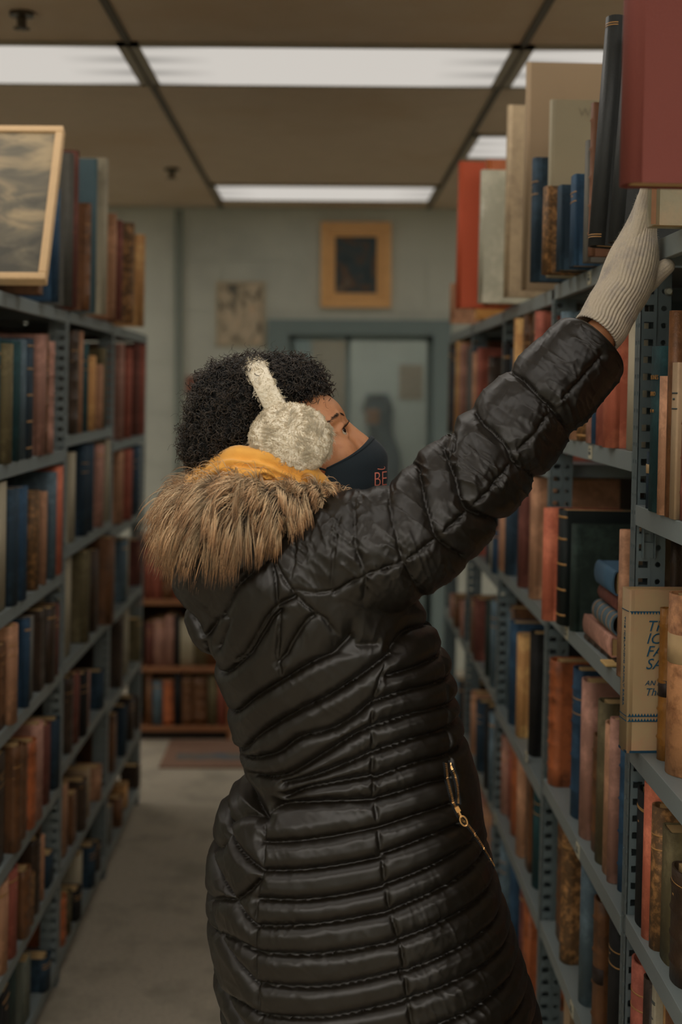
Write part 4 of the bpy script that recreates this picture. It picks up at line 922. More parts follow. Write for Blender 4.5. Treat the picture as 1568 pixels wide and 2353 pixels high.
# not over the forehead
NS = 5200; pick = NR.integers(0, n0, NS * 2); near = (no[pick, 1] < .35) | (NR.random(NS * 2) < .35); pick = pick[near][:NS]
K = 20; c0 = co[pick] + NR.normal(size=(len(pick), 3)) * .0015; n_ = unit(no[pick] + .5 * rand_dir(len(pick)))
e1 = unit(np.cross(n_, rand_dir(len(pick)))); e2 = np.cross(n_, e1)
ln = NR.uniform(.009, .020, len(pick))[:, None, None]; rc = NR.uniform(.0024, .0042, len(pick))[:, None, None]; tn = NR.uniform(1.4, 2.8, len(pick))[:, None, None]; ph = NR.uniform(0, 6.28, len(pick))[:, None, None]
s_ = np.linspace(0, 1, K)[None, :, None]; rcs = rc * (.5 + .7 * s_)
bend = rand_dir(len(pick))[:, None, :] * (s_ ** 2) * .008
PT = c0[:, None, :] - n_[:, None, :] * .003 + n_[:, None, :] * s_ * ln + e1[:, None, :] * rcs * np.cos(tn * s_ * 6.28 + ph) + e2[:, None, :] * rcs * np.sin(tn * s_ * 6.28 + ph) + bend
strands('curls', PT, .0008, .0005, M_hair, hcap)
# fine flyaways
pk = NR.integers(0, n0, 500); c0 = co[pk]; n_ = unit(no[pk] + .8 * rand_dir(500)); e1 = unit(np.cross(n_, rand_dir(500))); e2 = np.cross(n_, e1); ln = NR.uniform(.02, .036, 500)[:, None, None]
PT = c0[:, None, :] + n_[:, None, :] * s_ * ln + (e1[:, None, :] * np.cos(s_ * 14) + e2[:, None, :] * np.sin(s_ * 14)) * .0035
strands('flyaway_hair', PT, .00025, .00015, M_hair, hcap)
# brow and lashes
N = 190; u = NR.random(N); bmb = bmesh.new(); bmb.from_mesh(body_me); BB = BVHTree.FromBMesh(bmb); bmb.free()
a_ = np.array([BB.find_nearest(H(.097 - .024 * t ** 1.6, .053 + .005 * math.sin(t * 3) + .0035 * (NR.random() - .5), .012 + .040 * t))[0][:] for t in u]); d = np.array([(hu * .2 - hf * (.2 + .6 * t) + hc * (.9 - .5 * t))[:] for t in u])
PT = a_[:, None, :] + unit(d + .18 * rand_dir(N))[:, None, :] * np.linspace(0, 1, 4)[None, :, None] * .0065
strands('eyebrow', PT, .00022, .0002, M_hair, PAR)
for sg in (1, -1):
    N = 26; u = np.linspace(0, 1, N); a_ = np.array([H(.0915 - .010 * t * t, .0395 - .002 * t, (.020 + .024 * t) * sg) for t in u]); s4 = np.linspace(0, 1, 5)[None, :, None]
    d = np.array([(hf * .9 + hc * .5 * t * sg) for t in u])
    PT = a_[:, None, :] + d[:, None, :] * s4 * .009 + np.array(hu)[None, None, :] * (s4 ** 2) * .005
    strands('eyelashes', PT, .0002, .00012, M_hair, PAR)

# ------------------------------------------------------------------ coat
Ct = PM()
def sect(py, xl, xr, hd, D=DM, n=40, sq=2.3):
    a = P(xl, py, D); b = P(xr, py, D); c = (a + b) / 2; rx = (b.x - a.x) / 2; out = []
    for j in range(n):
        t = 2 * PI * j / n; cc, ss = math.cos(t), math.sin(t)
        out.append(Vector((c.x + rx * math.copysign(abs(cc) ** (2 / sq), cc), c.y + hd * math.copysign(abs(ss) ** (2 / sq), ss), c.z)))
    return out
rows_ = [(1200, 620, 780, .12), (1235, 570, 850, .165), (1290, 508, 905, .182), (1360, 487, 940, .182), (1420, 486, 975, .175), (1480, 492, 1012, .172), (1540, 504, 1033, .168), (1600, 526, 1043, .162), (1660, 538, 1052, .158), (1720, 552, 1068, .158),
         (1775, 575, 1085, .162), (1800, 568, 1090, .168), (1830, 532, 1095, .178), (1880, 506, 1100, .188), (1940, 492, 1112, .196), (2000, 485, 1128, .202), (2060, 484, 1148, .206), (2130, 490, 1172, .208), (2200, 498, 1192, .210), (2280, 514, 1218, .212), (2360, 520, 1238, .214), (2480, 525, 1258, .216), (2640, 530, 1275, .218), (2800, 540, 1280, .22)]
rr_ = catmull([(a, b, c, d) for a, b, c, d in rows_], 3)
Ct.rings([sect(*r) for r in rr_])
# sleeve toward the camera, raised
SLV = catmull([(735, 1306, DM - .085, .092), (800, 1280, DM - .105, .087), (885, 1262, DM - .112, .080), (980, 1208, DM - .095, .074), (1070, 1112, DM - .06, .071), (1150, 1028, DM - .03, .068), (1240, 925, DM, .064), (1300, 862, DM + .02, .061), (1356, 803, DM + .035, .056)], 4)
Ct.tube([(P(a, b, c), r) for a, b, c, r in SLV[:-1]] + [(P(*SLV[-1][:3]), .056)], 28, endround=False)
SLL = [(P(700, 1300, DM + .10), .09), (P(712, 1400, DM + .18), .08), (P(735, 1540, DM + .21), .07), (P(780, 1700, DM + .225), .062), (P(850, 1850, DM + .215), .058), (P(905, 1965, DM + .20), .052)]
Ct.tube(SLL, 24, endround=False)
# folded hood hanging at the back, stand collar
Ct.tube([(P(700, 1180, DM - .085), .020), (P(640, 1200, DM - .105), .034), (P(560, 1250, DM - .105), .052), (P(510, 1305, DM - .06), .058), (P(495, 1340, DM), .058), (P(510, 1305, DM + .06), .058), (P(560, 1250, DM + .11), .052), (P(660, 1200, DM + .12), .03)], 20)
Ct.tube([(P(500, 1335, DM - .03), .056), (P(508, 1395, DM), .046, .10)], 20)
Ct.tube([(P(640, 1190, DM - .10), .030), (P(740, 1185, DM - .09), .024), (P(800, 1196, DM - .05), .021), (P(820, 1200, DM), .020), (P(800, 1195, DM + .07), .022), (P(700, 1180, DM + .11), .03)], 16)
cme = Ct.fuse(.0045, 24)
nv = len(cme.vertices); co = np.empty(nv * 3); cme.vertices.foreach_get('co', co); co = co.reshape(-1, 3)
for _ in range(1): pass
# refine once, then press the quilting seams in
sub = bpy.data.objects.new('tmp', cme); COL.objects.link(sub); sm_ = sub.modifiers.new('s', 'SUBSURF'); sm_.levels = 1; bpy.context.view_layer.update()
cme = bpy.data.meshes.new_from_object(sub.evaluated_get(bpy.context.evaluated_depsgraph_get())); bpy.data.objects.remove(sub)
nv = len(cme.vertices); co = np.empty(nv * 3); cme.vertices.foreach_get('co', co); co = co.reshape(-1, 3); no = np.empty(nv * 3); cme.vertices.foreach_get('normal', no); no = no.reshape(-1, 3)
qx, qy = proj_np(co * np.array([1, 0, 1]) + np.array([0, DM, 0]))        # seams are read in a side view at the body's own depth
qx2, qy2 = proj_np(co)
wz = np.clip((1500 - qy2) / 80, 0, 1); wz = np.where(no[:, 1] < .2, wz, 0)
qx = qx * (1 - wz) + qx2 * wz; qy = qy * (1 - wz) + qy2 * wz
def LW(x, y): return (440 + x / 1.912, 1380 + y / 1.912)
def HD(x, y): return (330 + x / 2.613, 780 + y / 2.613)
def AR(x, y): return (560 + x / 1.782, 780 + y / 1.782)
def conv(f, *pts): return [f(*p) for p in pts]
SEAM = []   # (polyline, half width px, amplitude m)
body_rows = [((343, 915), (600, 870), (800, 835)), ((340, 1020), (580, 985), (818, 945)), ((326, 1130), (580, 1100), (830, 1055)), ((318, 1238), (580, 1195), (858, 1150)), ((314, 1345), (600, 1310), (878, 1265)), ((322, 1472), (600, 1440), (895, 1380)),
             ((335, 1600), (600, 1560), (915, 1495)), ((348, 1728), (650, 1690), (945, 1635)), ((380, 1838), (650, 1800), (965, 1750)), ((345, 828), (420, 775), (600, 745), (790, 735)), ((430, 745), (540, 690), (780, 640)),
             ((780, 440), (960, 402), (1095, 405), (1172, 432)), ((780, 545), (950, 505), (1100, 498), (1185, 495)), ((783, 650), (950, 605), (1100, 598), (1198, 590)), ((795, 730), (1000, 690), (1108, 690)), ((800, 835), (960, 800), (1112, 785)),
             ((808, 935), (1000, 890), (1145, 872)), ((822, 1050), (1000, 1005), (1205, 962)), ((846, 1148), (1000, 1105), (1262, 1045)), ((868, 1262), (1050, 1218), (1312, 1170)), ((888, 1388), (1100, 1335), (1342, 1285)), ((898, 1492), (1150, 1440), (1422, 1388)),
             ((920, 1625), (1200, 1565), (1442, 1500)), ((945, 1755), (1250, 1690), (1482, 1630)), ((975, 1870), (1300, 1800), (1512, 1740)), ((790, 335), (900, 308), (1080, 300), (1165, 330)), ((840, 235), (1060, 202), (1130, 215)), ((860, 140), (960, 105), (1080, 100)),
             ((75, 160), (110, 220), (155, 272), (280, 150), (395, 40)), ((90, 300), (140, 400), (190, 452), (300, 340), (420, 250), (560, 160), (700, 110)), ((180, 560), (215, 622), (330, 490), (480, 380), (640, 290), (850, 150)),
             ((195, 655), (300, 610), (400, 560), (490, 490), (640, 440), (780, 340)), ((300, 690), (420, 660), (560, 570), (700, 480), (782, 440)), ((420, 690), (560, 640), (780, 545)),
             ((180, 880), (200, 935), (260, 985), (340, 1022)), ((100, 1050), (160, 1110), (220, 1165), (270, 1215), (318, 1245)), ((220, 1168), (280, 1110), (325, 1060)), ((95, 1250), (150, 1340), (250, 1430), (320, 1478)),
             ((90, 1480), (140, 1570), (250, 1670), (348, 1728)), ((130, 1700), (220, 1790), (330, 1850)), ((185, 905), (250, 850), (335, 830)), ((105, 1050), (160, 990), (190, 925)), ((90, 1260), (150, 1200), (220, 1168)), ((120, 1600), (240, 1590), (335, 1600)), ((90, 1370), (200, 1330), (315, 1345))]
for l in body_rows: SEAM.append((conv(LW, *l), 17, .0105))
# rows below the picture and on down to the hem
for k in range(1, 7):
    for l in (((380, 1838), (650, 1800), (965, 1750)), ((975, 1870), (1300, 1800), (1512, 1740)), ((130, 1700), (220, 1790), (380, 1838))):
        SEAM.append((conv(LW, *[(x + 8 * k, y + 122 * k) for x, y in l]), 22, .0105))
vs = [conv(LW, (385, 0), (405, 160), (418, 260)), conv(LW, (345, 828), (345, 1000), (318, 1150), (314, 1400), (335, 1600), (350, 1861), (370, 2600)), conv(LW, (850, 130), (780, 335), (780, 500), (780, 650), (800, 850), (820, 1000), (845, 1150), (890, 1300), (915, 1500), (950, 1700), (985, 1861), (1060, 2600)),
      conv(LW, (1080, 100), (1100, 450), (1108, 700)), conv(HD, (745, 1120), (770, 1290), (798, 1430), (810, 1600), (840, 1829))]
for l in vs: SEAM.append((l, 9, .0050))
SEAM.append((conv(LW, (215, 690), (210, 720), (250, 775), (345, 828)), 24, .016))   # drawn in waist
arm = [(((1100, 135), (1150, 165), (1200, 218), (1265, 280), (1330, 368)), 30, .0105), (((950, 300), (985, 345), (1020, 372), (1080, 440), (1110, 500), (1190, 562)), 30, .0105), (((850, 365), (818, 440), (850, 520), (870, 570), (920, 690), (1045, 742)), 26, .0105),
       (((715, 528), (740, 640), (770, 750), (800, 820), (892, 884)), 24, .009), (((600, 598), (602, 700), (630, 830), (652, 905), (720, 1032)), 22, .006), (((1455, 70), (1350, 190), (1265, 280), (1170, 400), (1100, 472)), 10, .004),
       (((1092, 500), (1000, 612), (930, 685), (760, 830), (650, 905), (500, 960), (370, 1030)), 11, .005), (((835, 500), (870, 430), (855, 370)), 14, .006), (((455, 690), (462, 850), (500, 955), (492, 1050)), 12, .004)]
for l, wd, am in arm: SEAM.append((conv(AR, *l), wd, am))
hd_ = [(((780, 1290), (830, 1400), (920, 1530), (1040, 1640), (1200, 1725), (1380, 1740)), 8, .004), (((890, 1495), (1050, 1515), (1180, 1480), (1340, 1420)), 7, .003), (((1180, 1080), (1155, 1250), (1130, 1490)), 6, .0022), (((905, 1150), (925, 1250), (885, 1440)), 6, .002),
       (((480, 1650), (550, 1500), (650, 1390), (775, 1295)), 20, .010), (((590, 1829), (700, 1720), (805, 1600), (915, 1540)), 16, .008), (((840, 1800), (920, 1720), (1030, 1650)), 14, .007), (((640, 1390), (700, 1330), (770, 1285)), 10, .006), (((480, 1640), (520, 1690), (490, 1780)), 14, .008),
       (((200, 1560), (330, 1690), (390, 1750), (480, 1640)), 14, .008), (((800, 1090), (930, 1030), (1100, 1020)), 12, .006), (((780, 1180), (860, 1130), (1000, 1060)), 9, .005)]
for l, wd, am in hd_: SEAM.append((conv(HD, *l), wd, am))
disp = np.zeros(nv); near_d = np.full(nv, 1e3)
puff = np.full(nv, 1.0)
for poly, wd, am in SEAM:
    A = catmull(poly, 5) if len(poly) > 2 else np.array(poly, float)
    lo = A.min(0) - 60; hi = A.max(0) + 60
    ii = np.nonzero((qx > lo[0]) & (qx < hi[0]) & (qy > lo[1]) & (qy < hi[1]))[0]
    if not len(ii): continue
    pts = np.stack([qx[ii], qy[ii]], 1); dm = np.full(len(ii), 1e3)
    for a, b in zip(A[:-1], A[1:]):
        ab = b - a; t = np.clip(((pts - a) @ ab) / (ab @ ab + 1e-9), 0, 1); d = np.linalg.norm(pts - (a + t[:, None] * ab), axis=1); dm = np.minimum(dm, d)
    depth = am * np.clip(1 - dm / (wd * 1.35), 0, 1) ** 1.9 + am * .32 * np.exp(-(dm / 2.6) ** 2)
    disp[ii] = np.maximum(disp[ii], depth); near_d[ii] = np.minimum(near_d[ii], dm)
def vnoise(x, y, seed):
    r = np.random.default_rng(seed); G = r.random((256, 256)); xi = np.floor(x).astype(int); yi = np.floor(y).astype(int); fx = x - xi; fy = y - yi; fx = fx * fx * (3 - 2 * fx); fy = fy * fy * (3 - 2 * fy)
    g = lambda i, j: G[i % 256, j % 256]
    return (g(xi, yi) * (1 - fx) + g(xi + 1, yi) * fx) * (1 - fy) + (g(xi, yi + 1) * (1 - fx) + g(xi + 1, yi + 1) * fx) * fy
# soft creases across the baffles, sharper beside the seams
wr = np.zeros(nv)
for (ang, l, s, amp, sd) in ((70, 46, 13, .0036, 1), (38, 60, 16, .0042, 2), (118, 40, 11, .0022, 3)):
    a = math.radians(ang); U = qx * math.cos(a) + qy * math.sin(a); Vv = -qx * math.sin(a) + qy * math.cos(a)
    n1 = vnoise(U / l, Vv / s, sd); ridge = 1 - np.abs(2 * n1 - 1); wr += amp * (ridge ** 3) * vnoise(qx / 120, qy / 120, sd + 9)
cl_ = .45 + .75 * np.exp(-near_d / 14.)
arm_w = np.clip((1500 - qy) / 200, .55, 1.25)
disp2 = .0075 - disp * 1.15 + (wr - .0010) * cl_ * arm_w
disp2 += .0022 * (vnoise(qx / 30, qy / 30, 31) - .5)
co2 = co + no * disp2[:, None]
cme.vertices.foreach_set('co', co2.astype(np.float32).ravel()); cme.update()
M_coat = mat('coat_nylon', (31, 25, 16), .40, noise=.12, scale=30, bump=.13, bscale=55, spec=.45, k=.52, stretch=(1, 1, 1.8))
coat = link('puffer_coat', cme, M_coat, PAR, True)
coat['label'] = 'long black brown quilted puffer coat'
bpy.context.view_layer.update()
bm = bmesh.new(); bm.from_mesh(cme); BT = BVHTree.FromBMesh(bm); bm.free()
def drop(px, py, tree=None):
    d = ray(px, py).normalized(); h = (tree or BT).ray_cast(CO, d)
    return (h[0], h[1]) if h[0] is not None else (None, None)
# stitching dashes along the plain seams
M_thread = mat('black_thread', (44, 40, 34), .6)
# cuff opening: dark lining and hem ring
ce = P(*SLV[-1][:3]); cd = (ce - P(*SLV[-4][:3])).normalized()
ce_ = Vector((0, 1, 0)) - cd * cd.y; ce_.normalize(); cg = cd.cross(ce_)
cuf = PM(); n = 40; rings = []
for (o_, r) in ((-.016, .0625), (-.004, .0640), (.003, .0625), (.007, .059), (.006, .054), (.0, .050), (-.03, .046), (-.05, .030)):
    rings.append([ce + cd * o_ + (cg * math.cos(2 * PI * j / n) + ce_ * math.sin(2 * PI * j / n) * .95) * (r + .0010 * math.sin(5 * 2 * PI * j / n)) for j in range(n)])
cuf.rings(rings, False); 
mesh('coat_cuff', cuf.V, cuf.F, M_coat, PAR, True)

# zip of the pocket
ZP = catmull([(1024, 1756), (1028, 1790), (1036, 1825), (1044, 1850), (1056, 1876), (1082, 1905), (1105, 1940), (1124, 1972), (1136, 1992)], 12)
ZP2 = catmull([(1034, 1755), (1046, 1785), (1051, 1815), (1053, 1850)], 9)
M_brass = mat('zip_brass', (186, 146, 96), .3, noise=.1, metal=.85, spec=.6)
tee = MB(); tape = []
def teeth(path, step, wdt):
    L = [0]; 
    for a, b in zip(path[:-1], path[1:]): L.append(L[-1] + np.linalg.norm(b - a))
    n = int(L[-1] / step); last = None
    for k in range(n):
        s = k * step; i = min(np.searchsorted(L, s), len(path) - 1); i = max(i, 1); t = (s - L[i-1]) / (L[i] - L[i-1] + 1e-9); p = path[i-1] + (path[i] - path[i-1]) * t
        h, nn = drop(*p)
        if h is None: continue
        d2 = path[i] - path[i-1]; d2 /= np.linalg.norm(d2); q, _ = drop(*(p + d2 * 2)); 
        if q is None: continue
        ax_ = (q - h).normalized(); nn = (nn - ax_ * nn.dot(ax_)).normalized(); sd = ax_.cross(nn)
        M = Matrix((ax_, sd, nn)).transposed().to_4x4(); M.translation = h + nn * .001
        tee.box(-.0007, .0007, -wdt, wdt, -.001, .0012, M); tape.append((h, ax_, sd, nn))
for pth, wd_ in ((ZP, .0016), (ZP2, .0014)):
    tee = MB(); tape = []; teeth(pth, 3.6, wd_)
    zt_ = MB()
    for (h, ax_, sd, nn) in tape:
        M = Matrix((ax_, sd, nn)).transposed().to_4x4(); M.translation = h + nn * .0002
        zt_.box(-.0016, .0016, -.0045, .0045, -.002, .0006, M)
    zo_ = zt_.build('pocket_zip', mat('zip_tape', (20, 22, 24), .8), PAR)
    tee.build('zip_teeth', M_brass, zo_)
    if pth is ZP: zo = zo_
h, nn = drop(1056, 1866)
if h is not None:
    u_ = (P(1072, 1892, h.y) - P(1050, 1850, h.y)).normalized(); sd = u_.cross(Vector((0, -1, 0))).normalized(); nz_ = sd.cross(u_) * -1
    if nz_.y > 0: nz_ = -nz_
    M = Matrix((u_, sd, nz_)).transposed().to_4x4(); M.translation = h + Vector((0, -.004, 0))
    sl = MB(); sl.box(-.010, -.002, -.003, .003, -.002, .002, M).box(-.006, .006, -.0012, .0012, .001, .003, M)
    for k in range(20):
        a0, a1 = 2 * PI * k / 20, 2 * PI * (k + 1) / 20
        sl.cyl(M @ Vector((.012 + .0075 * math.cos(a0), .0045 * math.sin(a0), .002)), M @ Vector((.012 + .0075 * math.cos(a1), .0045 * math.sin(a1), .002)), .0012, 6)
    sl.build('zip_slider', M_brass, zo)
# trousers and boots under the coat
tr = PM()
for lg in LEGS: tr.tube([(lg[0][0], .10, .098), (lg[1][0], .088, .09), (lg[2][0], .066, .068), (lg[3][0], .064, .066), (lg[4][0] + Vector((0, 0, .03)), .052, .052)], 22, endround=False)
link('trousers', tr.fuse(.008, 4), mat('dark_trousers', (26, 30, 36), .8), PAR, True)
for lg in LEGS:
    bo = PM(); f0 = lg[-1][0]
    bo.tube([(f0 + Vector((0, 0, .14)), .056, .052), (f0 + Vector((0, 0, .05)), .05, .046), (f0 + Vector((0, 0, -.02)), .05, .046)], 20, endround=False)
    bo.tube([(f0 + Vector((-.03, 0, -.028)), .046, .044), (f0 + Vector((.06, 0, -.036)), .038, .048), (f0 + Vector((.14, 0, -.046)), .028, .048)], 18)
    bme = bo.fuse(.006, 3)
    for v in bme.vertices: v.co.z = max(v.co.z, .002)
    link('boot', bme, mat('boot_leather', (22, 20, 18), .5), PAR, True)

# ------------------------------------------------------------------ fur trim on the hood
FUR = catmull([(806, 1160, DM - .065, .010), (755, 1152, DM - .100, .015), (700, 1152, DM - .125, .019), (640, 1165, DM - .142, .024), (575, 1172, DM - .145, .030), (515, 1172, DM - .125, .034), (470, 1180, DM - .075, .034), (452, 1190, DM, .033), (470, 1180, DM + .07, .034), (500, 1195, DM + .12, .038), (600, 1178, DM + .14, .030), (700, 1165, DM + .13, .02), (780, 1165, DM + .09, .014)], 7)
fb = PM(); fb.tube([(P(a, b, c), r) for a, b, c, r in FUR], 18)
M_furb = mat('fur_backing', (56, 46, 34), .9, noise=.3, scale=40)
fb_o = mesh('fur_trim', fb.V, fb.F, M_furb, PAR, True)
M_fur = hairmat('fur_strands', [(0, (48, 42, 36)), (.2, (84, 74, 62)), (.5, (170, 148, 118)), (.78, (132, 100, 70)), (1, (62, 46, 34))], .55, .55, .3, k=1.7)
def furgen(N, K, lo, hi, rmax, clump, clumps, down, seed):
    g = np.random.default_rng(seed); C = np.array([P(a, b, c) for a, b, c, r in FUR]); RR = FUR[:, 3]; T = unit(np.gradient(C, axis=0))
    nC = clumps; s0 = g.random(nC) ** 1.0 * (len(C) - 1.01); th = g.uniform(0, 6.283, nC)
    ci = g.integers(0, nC, N); s = np.clip(s0[ci] + g.normal(size=N) * .28, 0, len(C) - 1.01); t = th[ci] + g.normal(size=N) * .3
    i = s.astype(int); f = (s - i)[:, None]; c = C[i] * (1 - f) + C[i + 1] * f; ax = unit(T[i] * (1 - f) + T[i + 1] * f); r = (RR[i] * (1 - f[:, 0]) + RR[i + 1] * f[:, 0])
    e = np.tile(np.array([0, 0, 1.]), (N, 1)); e = unit(e - ax * (e * ax).sum(1, keepdims=True)); gg = np.cross(ax, e)
    n = e * np.cos(t)[:, None] + gg * np.sin(t)[:, None]; root = c + n * r[:, None] * .92
    big = np.clip(r / .034, .34, 1.05); L = g.uniform(lo, hi, N) * big
    cd = unit(g.normal(size=(nC, 3)))[ci] * clump
    g0 = unit(n * .8 + np.array([-.25, -.15, -.1]) + cd * .55)
    dv = np.array([-.10, -.05, -1.0])
    ss = np.linspace(0, 1, K)
    PT = np.empty((N, K, 3)); PT[:, 0] = root; cur = g0.copy()
    cr_ = unit(g.normal(size=(N, 3)))
    for k in range(1, K):
        cur = unit(cur + (dv * down * (0.9 if k > 1 else .5)) * (1 + .25 * g.normal(size=(N, 1))) * .42 + cd * .12 + cr_ * .06)
        PT[:, k] = PT[:, k - 1] + cur * (L / (K - 1))[:, None]
    # strands of one clump draw together toward the tips
    for k in range(1, K):
        w = .45 * ss[k]
        mean = np.zeros((nC, 3)); cnt = np.bincount(ci, minlength=nC)[:, None] + 1e-6
        for q in range(3): mean[:, q] = np.bincount(ci, PT[:, k, q], minlength=nC)
        mean /= cnt; PT[:, k] = PT[:, k] * (1 - w) + mean[ci] * w
    rc_ = np.clip(g.random(nC)[ci] * .7 + g.random(N) * .3, 0, 1)
    return PT, rc_
PT, rn = furgen(13000, 9, .052, .098, .0004, .55, 520, 1.0, 3); strands('long_fur', PT, .0006, .00016, M_fur, fb_o, rn)
PT, rn = furgen(9000, 6, .028, .05, .0004, .8, 900, .45, 4); strands('under_fur', PT, .0005, .00012, M_fur, fb_o, rn)

# ------------------------------------------------------------------ yellow hood
def surf(name, nu, nv_, fn, mt, parent, th=0, attrs=None):
    V = np.array([fn(i / (nu - 1), j / (nv_ - 1)) for i in range(nu) for j in range(nv_)]); I = np.arange(nu * nv_).reshape(nu, nv_)
    Q = np.stack([I[:-1, :-1], I[1:, :-1], I[1:, 1:], I[:-1, 1:]], -1).reshape(-1, 4)
    o = npmesh(name, V, Q, mt, parent)
    if th: s = o.modifiers.new('s', 'SOLIDIFY'); s.thickness = th; s.offset = -1
    return o
yh = PM()
yh.tube([(P(a, b, c), r) for a, b, c, r in catmull([(762, 1148, DM - .045, .020), (700, 1112, DM - .080, .027), (630, 1086, DM - .098, .031), (560, 1080, DM - .095, .033), (500, 1098, DM - .06, .034), (482, 1108, DM, .034), (500, 1092, DM + .06, .034), (570, 1070, DM + .10, .032), (660, 1090, DM + .10, .028), (750, 1135, DM + .06, .022)], 4)], 20)
yh.tube([(P(a, b, c), r) for a, b, c, r in catmull([(750, 1175, DM - .05, .03), (640, 1150, DM - .09, .034), (550, 1145, DM - .095, .036), (490, 1150, DM - .05, .034), (480, 1150, DM + .03, .034), (560, 1140, DM + .09, .034), (700, 1160, DM + .08, .03)], 4)], 20)
yme = yh.fuse(.0030, 10)
nv = len(yme.vertices); co = np.empty(nv * 3); yme.vertices.foreach_get('co', co); co = co.reshape(-1, 3); no = np.empty(nv * 3); yme.vertices.foreach_get('normal', no); no = no.reshape(-1, 3); qx, qy = proj_np(co)
yl = [(((300, 800), (360, 740), (470, 700), (620, 705), (760, 740), (900, 800), (1000, 850), (1090, 900)), 22, .006), (((520, 790), (500, 765), (540, 750), (620, 760), (720, 770), (800, 810), (880, 850)), 16, .006), (((700, 830), (740, 860), (790, 865), (770, 835), (720, 815)), 12, .007), (((370, 900), (430, 830), (500, 800)), 18, .006), (((320, 830), (370, 780), (450, 745)), 14, .004), (((800, 870), (900, 880), (1040, 920)), 14, .004)]
dsp = np.zeros(nv)
for l, wd, am in yl:
    A = catmull(conv(HD, *l), 5); pts = np.stack([qx, qy], 1); dm = np.full(nv, 1e3)
    for a, b in zip(A[:-1], A[1:]):
        ab = b - a; t = np.clip(((pts - a) @ ab) / (ab @ ab + 1e-9), 0, 1); dm = np.minimum(dm, np.linalg.norm(pts - (a + t[:, None] * ab), axis=1))
    dsp = np.maximum(dsp, am * np.exp(-(dm / (wd * .45)) ** 2))
dsp = -dsp * 1.7 + .006 * vnoise(qx / 34 + qy / 60, qy / 22, 8)
yme.vertices.foreach_set('co', (co + no * dsp[:, None]).astype(np.float32).ravel()); yme.update()
link('fleece_hood', yme, mat('yellow_fleece', (228, 136, 62), .9, noise=.06, scale=40, bump=.25, bscale=900, sheen=.4, k=1.7), PAR, True)

# ------------------------------------------------------------------ ear muffs
M_plb = mat('plush_backing', (238, 228, 208), .9, noise=.05, k=1, bump=1.0, bscale=320, scale=60)
M_pl = hairmat('plush', [(0, (236, 224, 200)), (.4, (240, 230, 210)), (1, (242, 233, 216))], .8, .04, .1, k=1.0, trans=.45)
def plush(base, N, L, K, parent, lean, seed, r=.00036):
    g = np.random.default_rng(seed); me = base.data; ar = np.array([p.area for p in me.polygons]); ar /= ar.sum(); ii = g.choice(len(ar), N, p=ar)
    c = np.array([tuple(p.center) for p in me.polygons])[ii]; n = np.array([tuple(p.normal) for p in me.polygons])[ii]
    s = math.sqrt(sum(p.area for p in me.polygons) / len(me.polygons)); c = c + g.normal(size=(N, 3)) * s * .5
    cl = 110; cc = g.integers(0, N, cl); cdir = unit(g.normal(size=(cl, 3))); d2 = np.empty(N, int)
    for a in range(0, N, 4000): d2[a:a + 4000] = ((c[a:a + 4000, None, :] - c[cc][None]) ** 2).sum(-1).argmin(1)
    w = cdir[d2]; cur = unit(n + .75 * w + .14 * g.normal(size=(N, 3)) + np.array(lean)); PT = np.empty((N, K, 3)); PT[:, 0] = c - n * .001; LL = L * g.uniform(.6, 1.1, N)
    for k in range(1, K):
        cur = unit(cur + .30 * w + np.array([0, 0, -.10])); PT[:, k] = PT[:, k - 1] + cur * (LL / (K - 1))[:, None]
    return strands('plush_pile', PT, r, .00014, M_pl, parent)
em = bpy.data.objects.new('earmuffs', None); COL.objects.link(em); em.parent = PAR; em['label'] = 'fluffy white earmuffs'
mf = []
for sg, N in ((1, 11000), (-1, 2500)):
    c = P(668, 1010, DM - .098) if sg > 0 else P(668, 1010, DM - .098) + Vector((0, .196, 0)); e = PM()
    e.ell(c, (Vector((.058, 0, 0)), Vector((0, .028, 0)), Vector((0, 0, .052))), 30); o = mesh('ear_pad', e.V, e.F, M_plb, em, True)
    sb_ = bmesh.new(); sb_.from_mesh(o.data); bmesh.ops.subdivide_edges(sb_, edges=[e_ for e_ in sb_.edges], cuts=3, use_grid_fill=True); sb_.normal_update()
    for v in sb_.verts:
        q_ = v.co * 1.0; w_ = .5 * math.sin(q_.x * 210 + 3 * math.sin(q_.z * 90)) * math.sin(q_.z * 170 + 2 * math.sin(q_.x * 130)) + .5 * math.sin(q_.x * 420 + q_.z * 250) * math.sin(q_.z * 390 - q_.x * 160)
        v.co += v.normal * .0016 * w_
    sb_.to_mesh(o.data); sb_.free(); o.data.polygons.foreach_set('use_smooth', [True] * len(o.data.polygons)); mf.append(o)
    plush(o, N, .0105, 6, o, (0.05, 0, .05), 5 + sg)
bd = catmull([(640, 945, DM - .096), (622, 915, DM - .094), (604, 878, DM - .088), (590, 850, DM - .07), (582, 838, DM - .045), (578, 833, DM), (582, 838, DM + .045), (592, 852, DM + .07), (612, 878, DM + .088), (640, 930, DM + .097)], 6)
rings = []
for i, b_ in enumerate(bd):
    c = P(*b_); nx = P(*bd[min(i + 1, len(bd) - 1)]) - P(*bd[max(i - 1, 0)]); a = nx.normalized(); wdir = (Vector((1, 0, .42)) - a * Vector((1, 0, .42)).dot(a)).normalized(); q = a.cross(wdir)
    rings.append([c + wdir * .0150 * math.cos(t) + q * .0055 * math.sin(t) for t in [2 * PI * j / 16 for j in range(16)]])
e = PM(); e.rings(rings); bo_ = mesh('head_band', e.V, e.F, M_plb, em, True)
plush(bo_, 3200, .0055, 4, bo_, (0, 0, 0), 11, .0005)

